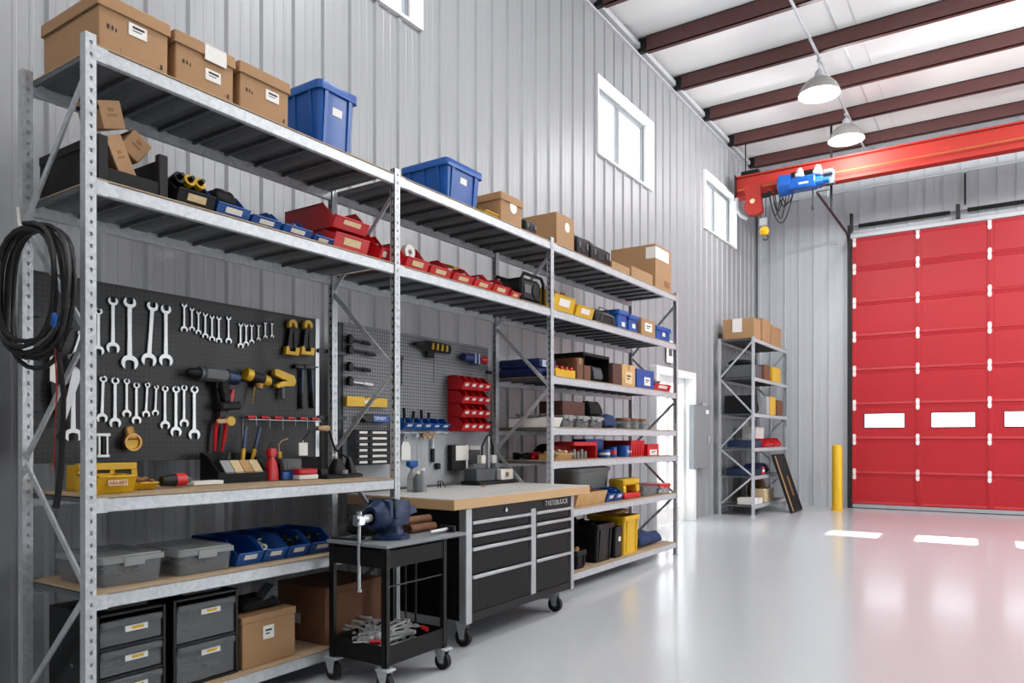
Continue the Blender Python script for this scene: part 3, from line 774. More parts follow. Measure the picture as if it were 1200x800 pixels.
yc, w = spot(677, 697); pbin('lower yellow bin beside the dark grey bag, second shelf', yc, w, .32, .17, Z, m0='yellow_plastic', lip=.7, group='yellow bins on the second shelf')
yc, w = spot(699, 724); o = T('tool_bag', 'dark grey slumped tool bag beside the yellow bins, second shelf', 'bag', (XF-.16, yc, Z))
m = MB(); m.loft([rrect(w, .3, .03, 0), rrect(w*1., .3, .04, .1), rrect(w*.8, .2, .04, .15), rrect(w*.5, .05, .02, .165)]); m.build('body', 'charcoal', o)
m = MB(); m.tube([(.1, -w*.25, .12), (.12, -w*.2, .17), (.12, w*.2, .17), (.1, w*.25, .12)], .007); m.tube([(.155, -w*.3, .03), (.165, -w*.25, .1), (.165, w*.25, .1), (.155, w*.3, .03)], .006); m.build('strap', 'grey_plastic', o)
yc, w = spot(725.5, 737.5); tote('narrow dark blue tote beside the grey bag, second shelf', yc, w, .34, .205, Z, m0='blue_plastic', card=(0, .3), ribs=False, taper=.93)
yc, w = spot(738, 749.5); tote('narrow dark blue tote with white label touching the kraft carton', yc, w, .34, .19, Z, m0='blue_plastic', card=(0, .4), ribs=False, taper=.93)
yc, w = spot(751.5, 768); carton('small upright carton with white label between two blue totes, second shelf', yc, w, .3, .19, Z, tape=False, card=(0, .55, w*.5, .09))
yc, w = spot(770, 787.5); tote('blue tote at the far end of the second shelf', yc, w, .36, .165, Z, card=(0, .5), taper=.93, ribs=False)

# --- third bay, level 1.90
Z = 1.90+.0015
for i, zz in enumerate((0, .083)):
    o = T('flat_tool_case', ['flat navy tool case at the bottom of the pair, shelf behind the third front post', 'flat navy tool case on top of the pair, shelf behind the third front post'][i], 'tool case', (.83, 5.66, Z+zz))
    m = MB(); m.box(-.22, .22, -.15, .15, 0, .08, .014); m.build('body', 'blue_dark', o)
    m = MB(); m.box(-.222, .222, -.152, .152, .036, .042, .002); m.box(.22, .235, -.05, .05, .03, .05, .004); m.build('latch', 'black_plastic', o)
m = MB(); m.box(1.082, 1.085, 5.55, 5.63, 1.99, 2.05); tag(m.build('label_sticker', 'led_blue'), 'pale blue sticker on the top navy case', 'sticker')
bpy.data.objects['label_sticker'].parent = bpy.data.objects['flat_tool_case.001']; bpy.data.objects['label_sticker'].location = (-.86, -5.66, -1.983); del bpy.data.objects['label_sticker']['category']; del bpy.data.objects['label_sticker']['label']
yc, w = spot(651, 674.5, 1.17); o = carton('yellow box of red tipped parts next to the third front post, third level down', yc, w, .09, .075, Z, m0='yellow_plastic', tape=False, cat='box', name='parts_box')
m = MB()
for i in range(6): m.cyl((.02+.03*(i % 2), -w*.4+i*w*.12, .076), (.02+.03*(i % 2), -w*.4+i*w*.12+.03, .09), .012)
m.build('contents', 'red_plastic', o)
yc, w = spot(676, 684); carton('narrow tall brown carton standing behind the yellow box', yc, .12, .4, .2, Z, m0='cardboard_dark')
y0, y1 = yat(686, XF), yat(716.5, XF); yc, w = (y0+y1)/2, y1-y0-.01
o = T('open_crate', 'wide black crate on its side with parcels inside, middle of the third bay', 'crate', (XF-.22, yc, Z))
m = MB(); m.box(-.2, .2, -w/2, w/2, 0, .01); m.box(-.2, .2, -w/2, -w/2+.01, .01, .24); m.box(-.2, .2, w/2-.01, w/2, .01, .24); m.box(-.2, -.19, -w/2+.01, w/2-.01, .01, .24); m.box(-.2, .2, -w/2-.004, w/2+.004, .24, .27, .004); m.build('body', 'black_satin', o)
c = carton('small brown carton inside the black crate on its side', yc-.14, .14, .18, .14, Z+.012, xf=XF-.05, tape=False, m0='cardboard_dark')
heap('parcel', 'grey wrapped parcel inside the black crate on its side', 'parcel', XF-.15, yc+.12, Z+.011, .24, .22, .17, 'grey_plastic', seed=9)
yc, w = spot(718, 727.5); carton('dark brown carton beside the black crate in the third bay', yc, w, .38, .215, Z, m0='cardboard_brown', tape=False)
yc, w = spot(729, 744.5); carton('pale tall carton with a cream label beside blue box', yc, w, .36, .225, Z, m0='kraft', card=(0, .4, .16, .12), cardm='cream_label')
carton('cardboard box showing behind the blue box, third bay', 7.45, .28, .16, .26, Z, xf=.82, tape=False)
yc, w = spot(746, 766.5); carton('bright blue box with white print in the third bay', yc, w, .34, .205, Z, m0='blue_plastic', tape=False, card=(.1, .4, .16, .09), name='blue_box')
yc, w = spot(768, 787.5); pbin('shallow red tray at the end of the shelf beside the blue box', yc, w, .3, .085, Z, m0='red_plastic', lip=.95, card=True, fill='screw_mix', name='parts_tray', cat='tray')

# --- level 1.46
Z = 1.46+.0015
for i, (ya, lb) in enumerate(((5.66, 'white shallow tray behind the third front post, beside clear trays'), )):
    pbin(lb, 5.605, .20, .44, .085, Z, m0='white_paint', lip=.95, card=False, fill='screw_mix', name='parts_tray', cat='tray')
cl = [(661, 676, 'clear lidded tray under the brown box'), (677.5, 693, 'clear lidded tray under the edge of the dark bag'), (694.5, 709, 'clear lidded tray with white tubs, beside the blue sack')]
for u0, u1, lb in cl:
    yc, w = spot(u0, u1); clearbox(lb, yc, w, .4, .11, Z, group='clear trays in the third bay')
carton('low brown box resting on the clear trays', 6.02, .42, .25, .13, Z+.1105, xf=XF-.06, m0='cardboard_brown', tape=False)
heap('cloth_bag', 'dark crumpled bag resting on the clear trays', 'bag', .98, 6.49, Z+.112, .34, .3, .16, 'cloth_black', seed=3)
yc, w = spot(711, 729); heap('cloth_sack', 'blue and tan sack beside the clear trays', 'sack', XF-.15, yc, Z, w, .28, .15, 'cloth_blue', seed=12)
for i, (u0, u1) in enumerate(((736, 744.5), (745.5, 754), (755, 763.5))):
    yc, w = spot(u0, u1)
    o = T('screw_jar', ['clear jar with brown lid nearest the blue sack', 'clear jar with brown lid in the middle of three jars', 'clear jar with brown lid at the open end of three jars'][i].replace('nearest', 'next to'), 'jar', (XF-.10, yc, Z), group='jars with brown lids')
    r = min(w/2, .085)
    m = MB(); m.lathe([(r*.9, 0), (r, .01), (r, .08), (r*.85, .09), (r*.83, .09), (r*.94, .08), (r*.94, .012), (.001, .01)], cap=False); m.build('glass_body', 'clear_plastic', o)
    m = MB(); m.lathe([(r*.9, .088), (r*.92, .09), (r*.92, .112), (r*.86, .116)]); m.build('lid', 'wood_dark', o)
    m = MB(); m.lathe([(r*.85, .014), (r*.85, .05), (r*.4, .06)]); tag(m.build('screws', 'screw_mix', o), kind='stuff')

# --- level 1.17
Z = 1.17+.0015
def drill_parts(t, body, accent, s=1.):
    m = MB(); m.cyl((0, -.09*s, 0), (0, .05*s, 0), .028*s, .030*s, 18); m.cyl((0, .05*s, 0), (0, .075*s, 0), .030*s, .022*s, 18); m.build('motor_housing', body, t)
    m = MB(); m.cyl((0, -.13*s, 0), (0, -.09*s, 0), .016*s, .022*s, 14); m.cyl((0, -.145*s, 0), (0, -.13*s, 0), .009*s, .016*s, 14); m.build('chuck', 'black_metal', t)
    m = MB(); m.obox((0, .03*s, -.06*s), (.034*s, .045*s, .11*s), (.22, 0, 0), .010*s); m.build('handle', 'black_satin', t)
    m = MB(); m.obox((0, .05*s, -.125*s), (.062*s, .10*s, .035*s), (.12, 0, 0), .008*s); m.build('battery', accent, t)
    m = MB(); m.box(-.006*s, .006*s, -.012*s, -.002*s, -.055*s, -.028*s, .002*s); m.build('trigger', accent, t)
for i, (y, lb) in enumerate(((5.62, 'black drill lying flat at the near end of the dark shelf level'), (5.86, 'black drill with yellow battery lying on the red-tool shelf'))):
    t = T('cordless_drill', lb, 'power tool', (.86, y, Z+.032)); t.rotation_euler = (0, PI/2, .3+i); drill_parts(t, 'black_plastic', ('black_satin', 'yellow_plastic')[i])
heap('tool_pouch', 'black tool pouch heaped behind the drills', 'pouch', .80, 6.15, Z, .5, .26, .14, 'cloth_black', seed=21)
yc, w = spot(654, 673); pbin('wooden tray of tan parts on the red-tool shelf', yc, w, .2, .06, Z, m0='kraft', lip=.9, card=False, fill='cream_label', name='parts_tray', cat='tray')
m = MB(); m.box(-.04, .04, -.12, .12, 0, .045, .012); m.box(.0, .03, -.12, .02, .045, .07, .008); tag(m.build('red_level', 'red_plastic', None, (1.0, 5.95, Z+.061)), 'red block tool lying on the wooden tray', 'tool')
bpy.data.objects['red_level'].location = (.88, 5.60+.35, Z+.0)
bpy.data.objects['red_level'].location = (XF-.29, 5.75, Z)
yc, w = spot(675, 702); o = T('red_tool_box', 'red open-sided tool box with a sloping top in the third bay', 'tool box', (XF-.14, yc, Z))
m = MB(); m.box(-.12, .12, w/2-.02, w/2, 0, .16, .004); m.box(-.12, .12, -w/2, w/2-.02, .12, .16, .006); m.box(-.12, -.11, -w/2, w/2-.02, 0, .12); m.build('body', 'red_plastic', o)
m = MB()
for i in range(5): m.cyl((.05, -w*.42+i*w*.16, 0), (.05, -w*.42+i*w*.16, .07+.02*(i % 2)), .024, n=12)
m.build('contents', 'screw_mix', o)
yc, w = spot(704, 724); carton('deep blue cardboard box behind small blue tins', yc, w, .16, .185, Z, xf=XF-.16, m0='blue_plastic', tape=False, name='blue_box')
def tin(label, yc, r, h, z, x, m0, m1, group=None):
    o = T('paint_tin', label, 'tin', (x, yc, z), 0, group); m = MB(); m.lathe([(r, 0), (r, h), (r*.92, h+.004)]); m.build('body', m0, o)
    m = MB(); m.ring((0, 0), r*1.001, r*1.015, h*.35, h*.7, 24, 'z'); m.build('wrapper', m1, o); return o
y = yat(709, 1.1); tin('short blue tin at the foot of the deep blue box', y, .06, .075, Z, 1.09, 'blue_plastic', 'white_label')
y = yat(718, 1.1); tin('red-capped tin beside the short blue tin', y, .05, .10, Z, 1.09, 'blue_plastic', 'red_plastic')
y = yat(731.5, 1.1); o = tin('round blue tin with white lettering before the red crate', y, .085, .115, Z, 1.07, 'blue_plastic', 'blue_plastic')
text_mesh('Xpary', .05, .001, 'lettering', 'white_label', o, (.0885, 0, .058), FRONT)
yc, w = spot(741, 757); o = T('red_crate', 'red ribbed crate at the far end of the red-tool shelf', 'crate', (XF-.16, yc, Z))
m = MB(); m.loft([rrect(w*.95, .28, .01, 0), rrect(w, .3, .01, .17), rrect(w-.02, .28, .01, .17), rrect(w*.95-.02, .26, .01, .01)]); m.build('body', 'red_plastic', o)
m = MB(); [m.box(.142, .152, q*w-.008, q*w+.008, .01, .16) for q in (-.36, -.18, 0, .18, .36)]; m.build('rib', 'red_plastic', o)
carton('long red carton standing behind the round blue tin', 6.95+.32, .22, .2, .17, Z, xf=.84, m0='red_plastic', tape=False)
yc, w = spot(759, 772); carton('red and white carton at the end of the red-tool shelf', yc, w, .24, .13, Z, m0='red_plastic', tape=False, card=(0, .3, .2, .06))

# --- level .73
Z = .73+.0015
yc, w = spot(678, 712); pbin('kraft tray heaped with brown fittings beyond the end of the workbench', yc, w, .19, .13, Z, m0='kraft', lip=.95, card=False, fill='wood_dark', name='parts_tray', cat='tray')
bb = [(713.5, 722, .19), (723, 731.5, .19)]
for (u0, u1, d), lb in zip(bb, ('blue bin beside the kraft tray, below the red-tool shelf', 'blue bin touching the yellow drill jar tower')):
    yc, w = spot(u0, u1); pbin(lb, yc, w, d, .13, Z, group='blue bins in the third bay', lip=.6, fill='blue_plastic')
o = T('milky_tub', 'large milky plastic tub standing behind the blue bins', 'tub', (.78, 6.75, Z))
m = MB(); m.loft([rrect(.72, .3, .1, 0, 6), rrect(.78, .34, .12, .28, 6), rrect(.8, .36, .12, .3, 6), rrect(.78, .34, .12, .3, 6), rrect(.70, .28, .1, .01, 6)]); m.build('body', 'milky', o)
m = MB(); m.loft([rrect(.82, .37, .12, .301, 6), rrect(.82, .37, .12, .33, 6), rrect(.7, .28, .1, .345, 6)]); m.build('lid', 'milky', o)
yc, w = spot(734, 753); o = T('bit_organiser', 'yellow bit organiser with an open middle on the lower shelf', 'organiser', (XF-.12, yc, Z))
m = MB(); m.box(-.09, .09, -w/2, w/2, .14, .21, .015); m.box(-.09, .09, w/2-.09, w/2, .06, .14, .01); m.box(-.09, .09, -w/2, -w/2+.07, .06, .14, .01); m.build('body', 'yellow_plastic', o)
m = MB(); m.box(-.1, .1, -w/2, w/2, 0, .06, .01); m.build('base', 'red_plastic', o)
for u0, u1, lb, lm in ((755, 772, 'clear low box with a clear lid beside the bit organiser', 'clear_plastic'), (774, 787.5, 'clear low box with a red lid at the shelf end', 'red_plastic')):
    yc, w = spot(u0, u1); clearbox(lb, yc, w, .34, .11, Z, lidm=lm)

# --- level .155
Z = .155+.0015
yc, w = spot(676, 689); o = tote('small black basket half hidden by the workbench, bottom shelf', yc, w, .3, .17, Z, m0='black_satin', card=None, ribs=True, name='basket', cat='basket', inner='cloth_tan')
yc, w = spot(701, 721); tote('large black ribbed tote filled with dark tools on the bottom shelf', yc, w, .50, .37, Z, m0='black_plastic', card=None, taper=.86, inner='black_satin')
yc, w = spot(722, 731); tote('narrow black tote with a white sticker squeezed beside the yellow tote', yc, w, .34, .31, Z, m0='black_plastic', card=(.1, .6), taper=.92, ribs=False)
yc, w = spot(732.5, 751); o = tote('tall yellow tote with brown fabric on top, bottom shelf', yc, w, .46, .40, Z, m0='yellow_plastic', card=None, taper=.9)
m = MB(); m.obox((-.05, -.0, .425), (.34, w*.8, .03), (.03, -.04, 0), .012); m.obox((0, -.02, .45), (.2, w*.5, .02), (.1, .1, .2), .008); m.build('contents', 'cloth_tan', o)
yc, w = spot(754, 786); heap('folded_tarp', 'folded dark blue tarp at the far end of the bottom shelf', 'tarp', XF-.24, yc, Z, w, .44, .15, 'cloth_blue', seed=33)

# ------------------------------------------------------------------ black pegboard and its tools
PB = .578                                  # face of the pegboards
o = T('mounted_pegboard', 'big black pegboard covered with wrenches behind the first bay', 'pegboard', (0, 0, 0))
m = MB(); m.box(.562, PB, 1.66, 3.405, 1.235, 2.16, .001); m.build('panel', 'peg_black', o)
m = MB(); m.box(.56, PB+.006, 3.405, 3.44, 1.235, 2.165, .002); m.build('edge_profile', 'aluminium', o)
for y in (1.64, 3.44):
    for z in (1.5, 1.95): m = MB(); m.box(.579, .60, y-.02, y+.06, z-.012, z+.012); m.build('bracket', 'dark_steel', o)
X1 = PB+.004
def jaw(R, slot, th, cz, down=True, w0=0, n=10):
    # open jaw in the (y, z) plane, opening downwards
    pts = []; a0 = math.radians(-90+34); a1 = math.radians(270-34)
    for i in range(n*2+1):
        a = a0+(a1-a0)*i/(n*2); pts.append((R*math.cos(a), R*math.sin(a)))
    s = slot
    for i in range(7):
        a = PI - PI*i/6; pts.append((s*math.cos(a), s*.55*math.sin(a)+R*.05))
    if not down: pts = [(p, -q) for p, q in pts]
    return [(p, q+cz) for p, q in pts]
def wrench_mesh(kind):
    # unit length 1 along z, hanging; th ~ .03
    m = MB(); R = .105; th = .028
    m.prism(jaw(R, .058, th, .095), 0, th, 'x')
    m.prism([(-.030, .17), (.030, .17), (.024, .5), (.026, .88), (-.026, .88), (-.024, .5)], .004, th-.004, 'x')
    if kind == 'ring': m.ring((0, .93), .040, .072, -.002, th+.002, 18)
    else: m.prism(jaw(.078, .042, th, .925, False), 0, th, 'x')
    return m
WR = {}
def wrench(u, v0, v1, label, group, kind='open', tilt=0, X=X1, wide=1.):
    y, za = pt(u, v0, X); _, zb = pt(u, v1, X); L = za-zb
    if kind not in WR:
        o = wrench_mesh(kind).build('wrench', 'tool_steel'); WR[kind] = o
    else: o = WR[kind].copy(); C.objects.link(o)
    o.location = (X, y, zb); o.scale = (max(.35, L), L*wide, L); o.rotation_euler = (tilt, 0, 0)
    tag(o, label, 'wrench', group)
    m = MB(); m.cyl((-.006, 0, 0), (.018, 0, 0), .003, n=8); m.cyl((.018, 0, -.001), (.018, 0, .010), .003, n=8)
    h = m.build('hook', 'dark_steel', bpy.data.objects['mounted_pegboard'], (X+.002, y, za-L*.02))
    return o
g = 'wrenches in the upper row of the black pegboard'
for u, v0, v1, k, t, lb in [(114.5, 361, 416, 'ring', 0, 'short spanner half behind the corner post, upper row of the black pegboard'),
    (131.5, 348, 414, 'open', 0, 'wide open-ended spanner second in the upper row from the corner post'),
    (151, 348, 433, 'open', 0, 'longest spanner on the black pegboard, middle of the upper row'),
    (173, 352, 429, 'open', -.07, 'slightly tilted long spanner in the upper row of the black pegboard'),
    (193.5, 357, 429, 'open', 0, 'last large spanner of the upper row, before the small wrenches')]:
    wrench(u, v0, v1, lb, g, k, t, wide=1.12)
g = 'small wrenches on top of the black pegboard'
od = ['first', 'second', 'third', 'fourth', 'fifth', 'sixth', 'seventh']
for i, (u, v0, v1) in enumerate([(215, 355, 389), (224, 360, 388), (231.6, 364, 392), (239.6, 366, 396.5), (247.5, 369, 400), (255.5, 370, 402), (267, 370, 402.5)]):
    wrench(u, v0, v1, '%s of the seven small wrenches right of the large spanners, counted away from the corner post'.replace('right of', 'beyond') % od[i], g, 'open', 0, wide=1.25)
g = 'tiny wrenches beside the yellow clamps'
for i, (u, v0, v1) in enumerate([(281, 378, 408), (287.5, 379, 405.5), (294, 379.5, 402.5), (302, 380, 399.5), (310, 377, 397), (317.8, 378, 396)]):
    wrench(u, v0, v1, '%s of the six tiny wrenches counted towards the yellow clamps' % od[i], g, 'open', 0, wide=1.3)
g = 'combination wrenches in the lower row of the black pegboard'
for i, (u, v0, v1, t) in enumerate([(118.5, 440, 495, -.03), (134, 442, 501, .0), (147.6, 443.5, 489, 0), (159, 448, 497, 0), (170, 448, 489, -.05), (181, 451, 487, -.04), (192.5, 452, 503, 0), (205.3, 452, 511.5, 0), (214.8, 451, 500.5, 0), (226.8, 452, 515, 0)]):
    lb = ['first combination wrench of the lower row, above the silver clamp', 'second combination wrench of the lower row, wide jaw', 'third combination wrench of the lower row, short', 'fourth combination wrench of the lower row, above the brass torch', 'fifth combination wrench of the lower row, short and tilted', 'shortest combination wrench of the lower row', 'seventh combination wrench of the lower row, after the shortest', 'long combination wrench beside the shorter next to last pair, lower row', 'shorter wrench just before the longest one, lower row', 'longest combination wrench at the far end of the lower row'][i]
    wrench(u, v0, v1, lb, g, 'ring', t, wide=1.1)
# big wrench, saw and blades near the corner, seen past the post
wrench(85, 441, 517, 'large wrench hanging behind the corner post below the cable coil', 'wrenches near the corner', 'ring', 0, X=X1+.02, wide=1.25)
wrench(83, 385, 422, 'small ring wrench hanging above the hand saw', 'wrenches near the corner', 'ring', -.3, X=X1, wide=1.3)
y, z = pt(70, 500, X1+.04); o = T('hand_saw', 'hand saw with black handle and slanting steel blade behind the corner post', 'saw', (X1+.045, y, z))
m = MB(); m.prism([(.0, .0), (.012, -.01), (.10, .26), (.075, .31), (.055, .27)], 0, .002, 'x'); m.build('blade', 'aluminium', o)
m = MB(); m.ring((.10, .335), .022, .045, -.012, .014, 16); m.build('handle', 'black_plastic', o)
y, z = pt(63, 452, X1+.02); o = T('utility_knife', 'long white ruler blade with dark grip hanging under the cable coil', 'tool', (X1+.02, y, z))
m = MB(); m.box(0, .004, -.018, .012, .0, .20); m.build('blade', 'white_label', o)
m = MB(); m.prism([(-.02, .02), (.03, .0), (.035, -.10), (.01, -.15), (-.012, -.10)], -.004, .018, 'x'); m.build('grip', 'black_plastic', o)
# silver clamp and brass torch
y, z = pt(120, 536, X1); o = T('bar_clamp', 'silver bar clamp under the lower row of wrenches', 'clamp', (X1, y, z))
m = MB(); m.box(0, .012, -.026, -.014, .012, .12, .002); m.box(0, .012, .014, .026, .012, .12, .002); m.box(0, .014, -.032, .032, 0, .016, .003); m.box(0, .014, -.036, .036, .108, .126, .003); m.build('frame', 'tool_steel', o)
m = MB(); m.cyl((.006, 0, .01), (.006, 0, .115), .007, n=10)
for k in range(4): m.cyl((.006, 0, .03+.02*k), (.006, 0, .036+.02*k), .013, n=10)
m.build('screw', 'dark_steel', o)
y, z = pt(151, 528, X1); o = T('work_torch', 'brass coloured tube torch with yellow lens beside the silver clamp', 'torch', (X1+.03, y, z+.045))
m = MB(); m.cyl((-.028, 0, .075), (0, 0, .01), .022, .03, 18); m.lathe([(.046, .0), (.046, .018), (.036, .018), (.034, .004)], axis='x', cap=False, n=20); m.build('body', 'brass', o)
m = MB(); m.lathe([(.001, .008), (.034, .008), (.034, .002)], axis='x', cap=False, n=20); m.build('lens', 'yellow_plastic', o)
# yellow clamps
for u, lb in ((339, 'yellow and black spring clamp next to the tiny wrenches'), (357, 'yellow and black spring clamp by the edge of the black pegboard')):
    y, z = pt(u, 416, X1); o = T('spring_clamp', lb, 'clamp', (X1+.004, y, z), group='yellow clamps')
    m = MB(); m.prism([(-.055, .0), (.05, .0), (.058, .05), (.03, .05), (.022, .022), (-.022, .022), (-.03, .055), (-.048, .05)], 0, .03, 'x'); m.build('base', 'yellow_plastic', o)
    m = MB(); m.ring((.006, .195), .012, .034, 0, .03, 14, a0=-.6, a1=3.9); m.build('head', 'yellow_plastic', o)
    m = MB(); m.prism([(-.035, .045), (-.01, .03), (.012, .17), (-.014, .175)], .006, .024, 'x'); m.prism([(.02, .03), (.04, .045), (.03, .17), (.016, .17)], .008, .022, 'x'); m.build('arm', 'black_plastic', o)
# drills on the board: local drill_parts points along -Y
def board_drill(u, v, s, label, body, accent, rx=0, battery=True, flip=1):
    y, z = pt(u, v, X1+.04); t = T('cordless_drill', label, 'power tool', (X1+.047, y, z)); t.rotation_euler = (rx, 0, 0 if flip > 0 else PI); drill_parts(t, body, accent, s); return t
t = board_drill(255, 440, 1.38, 'grey and blue impact drill hanging on the black pegboard', 'grey_plastic', 'charcoal', -.04)
m = MB(); m.cyl((0, .05, .0), (0, .125, -.004), .046, .040, 20); m.build('rear_cap', 'blue_enamel', t)
m = MB(); m.box(-.046, .046, -.11, .04, -.035, .038, .012); m.build('shell', 'grey_plastic', t)
o = bpy.data.objects['cordless_drill.005'] if 'cordless_drill.005' in bpy.data.objects else None
y, z = pt(301, 443, X1+.035); t = T('angle_grinder', 'yellow and black angle grinder hanging beside the blue impact drill', 'power tool', (X1+.035, y, z)); t.rotation_euler = (-.12, 0, 0)
m = MB(); m.cyl((0, -.085, .012), (0, -.045, .008), .036, .038); m.build('front_housing', 'yellow_plastic', t); m = MB(); m.cyl((0, .045, 0), (0, .085, -.004), .034, .032); m.cyl((0, .085, -.004), (0, .1, -.005), .032, .02); m.build('motor_housing', 'yellow_plastic', t)
m = MB(); m.cyl((0, -.045, .008), (0, .045, 0), .034, .032); m.build('grip', 'charcoal', t)
m = MB(); m.cyl((0, .02, -.03), (0, .02, -.06), .03, .024); m.cyl((0, -.01, -.055), (0, -.02, -.16), .006, .004, 8); m.build('spindle', 'brass', t)
y, z = pt(332, 446, X1+.02); t = T('rivet_gun', 'yellow jawed rivet tool with grey handle by the two hammers', 'hand tool', (X1+.008, y, z))
m = MB(); m.prism([(-.085, .062), (-.06, .07), (.07, .035), (.085, .0), (.07, -.03), (.0, -.035), (-.06, -.05), (-.072, -.035), (-.03, -.008), (.02, .0), (-.03, .012), (-.08, .03)], 0, .035, 'x'); m.build('jaw', 'yellow_plastic', t)
m = MB(); m.obox((.018, -.01, -.075), (.022, .03, .09), (0, 0, 0), .006); m.build('handle', 'grey_plastic', t)
for u, tilt, lb in ((352, .0, 'blue-handled hammer next to the yellow rivet tool'), (363, -.06, 'blue-handled hammer at the edge of the black pegboard')):
    y, z = pt(u, 430, X1); t = T('hammer', lb, 'hammer', (X1+.012, y, z), group='blue-handled hammers'); t.rotation_euler = (-tilt, 0, 0)
    m = MB(); m.obox((0, -.015, 0), (.026, .05, .026), (0, 0, 0), .004); m.cyl((0, -.06, .0), (0, -.04, 0), .016, n=12); m.prism([(.01, .012), (.01, -.012), (.06, -.004), (.062, .0)], -.008, .008, 'x'); m.build('head', 'dark_steel', t)
    m = MB(); m.obox((0, 0, -.10), (.02, .02, .17), (0, 0, 0), .006); m.build('handle', 'blue_enamel', t)
    m = MB(); m.obox((0, 0, -.225), (.024, .026, .10), (0, 0, 0), .008); m.build('grip', 'black_plastic', t)
# pliers and red tools
def pliers(y, z, x, s, rx, ry, label, hm, group=None, jawm='dark_steel'):
    t = T('pliers', label, 'pliers', (x, y, z), 0, group); t.rotation_euler = (rx, ry, 0)
    for q in (-1, 1):
        m = MB(); m.tube([(0, q*.004*s, .0), (0, q*.026*s, -.05*s), (0, q*.024*s, -.11*s), (0, q*.018*s, -.17*s)], [.006*s, .010*s, .010*s, .007*s], 8); m.build('handle', hm, t)
    m = MB(); m.cyl((-.008*s, 0, 0), (.008*s, 0, 0), .016*s, n=14)
    for q in (-1, 1): m.prism([(q*.001*s, -.01*s), (q*.015*s, .0), (q*.013*s, .035*s), (q*.003*s, .07*s), (q*.001*s, .07*s)], -.006*s, .006*s, 'x')
    m.build('jaw', jawm, t); return t
y, z = pt(260, 487, X1+.03); pliers(y, z, X1+.03, 1.25, -.12, 0, 'long red-handled pliers hanging above the tool caddy', 'red_plastic')
y, z = pt(273, 461, X1+.02); m = MB(); m.obox((0, 0, -.05), (.02, .032, .105), (0, 0, 0), .006); m.obox((0, 0, .012), (.012, .02, .03), (0, 0, 0), .003)
o = T('marking_tool', 'slanting red marking tool under the impact drill', 'hand tool', (X1+.012, y, z+.0)); o.rotation_euler = (-.33, 0, 0)
m.build('body', 'red_plastic', o)
m = MB(); m.cyl((0, 0, -.10), (0, 0, -.12), .006, .002, 8); m.build('point', 'dark_steel', o)
y, z = pt(262, 493, X1+.05); o = T('tape_measure', 'tan and yellow tape measure hanging over the red pliers', 'tape measure', (X1+.055, y, z))
m = MB(); m.cyl((0, .035, 0), (.02, .035, 0), .028, n=18); m.build('case', 'yellow_plastic', o)
m = MB(); m.obox((.01, -.02, -.003), (.016, .07, .026), (.04, 0, 0), .004); m.build('grip', 'skin_tan', o)
# wire rack of red screwdrivers
y0, z0 = pt(288, 489, X1+.03); y1, _ = pt(373, 491, X1+.03)
o = T('wire_rack', 'thin wire rack on the black pegboard carrying red screwdrivers', 'wire rack', (X1, 0, z0-.012))
m = MB(); m.tube([(0, y0, .0), (.06, y0, 0), (.06, y1, 0), (0, y1, 0)], .0022, 6); m.tube([(.03, y0, 0), (.03, y1, 0)], .0018, 6); m.tube([(.002, y0, 0), (.002, y0, -.21)], .002, 6); m.build('wire', 'tool_steel', o)
n = 6
for i in range(n):
    y = y0+.035+(y1-y0-.07)*i/(n-1)
    t = T('screwdriver', '%s red-handled screwdriver lying in the wire rack, counted towards the pegboard edge' % od[i], 'screwdriver', (X1+.035, y, z0+.003), group='screwdrivers in the wire rack')
    m = MB(); m.cyl((0, -.028, .0), (0, .03, 0), .011, .009, 12); m.build('handle', 'red_plastic', t)
    m = MB(); m.tube([(0, .03, 0), (0, .038, 0), (0, .038, -.05-.015*(i % 3))], .0028, 6); m.build('shaft', 'tool_steel', t)

# ------------------------------------------------------------------ workbench shelf of the first bay (z 1.105)
Z = 1.107
def on(u, X): return yat(u, X)
y0, y1 = on(113, 1.09), on(158, 1.09)
pbin('yellow open bin with red printing at the front of the shelf under the wrenches', (y0+y1)/2, y1-y0, .19, .085, Z, xf=1.11, m0='yellow_plastic', lip=.95, card=False)
o = bpy.data.objects[[x.name for x in bpy.data.objects if x.name.startswith('stacking_bin')][-1]]
m = MB(); m.box(.088, .094, -.045, .045, .035, .062, .001); q = m.build('label_card', 'cream_label', o)
text_mesh('ARKART', .022, .0006, 'lettering', 'crane_red', q, (.0945, 0, .048), FRONT)
y0, y1 = on(92, .82), on(161, .82)
o = T('yellow_organiser', 'yellow back rack with two dark slots behind the printed yellow bin', 'organiser', (.80, (y0+y1)/2, Z)); w = y1-y0
m = MB(); m.box(-.02, .02, -w/2, w/2, 0, .05, .002); m.box(-.02, .02, -w/2, w/2, .095, .13, .004); m.box(-.02, .02, -w/2, -w*.2, .05, .095); m.box(-.02, .02, w*.02, w*.1, .05, .095); m.box(-.02, .02, w/2-.03, w/2, .05, .095); m.box(-.10, -.02, -w/2, w/2, 0, .12, .004); m.build('body', 'yellow_plastic', o)
m = MB(); m.box(-.019, .016, -w*.2, w*.02, .055, .09); m.box(-.019, .016, w*.1, w/2-.03, .052, .09); m.build('contents', 'black_plastic', o)
yc, w = spot(163, 187, .98); pbin('small yellow tray of brown parts beside the red and black rotary tool', yc, w, .12, .045, Z, xf=.98, m0='yellow_plastic', lip=.8, card=False, fill='wood_dark')
t = T('rotary_tool', 'red and black rotary tool lying on the shelf under the wrenches', 'power tool', (.93, (on(188, .93)+on(220, .93))/2, Z+.035))
m = MB(); m.cyl((0, -.07, 0), (0, .0, .003), .026, .033); m.build('grip', 'black_plastic', t)
m = MB(); m.cyl((0, .0, .003), (0, .055, .004), .035, .033); m.build('housing', 'red_plastic', t)
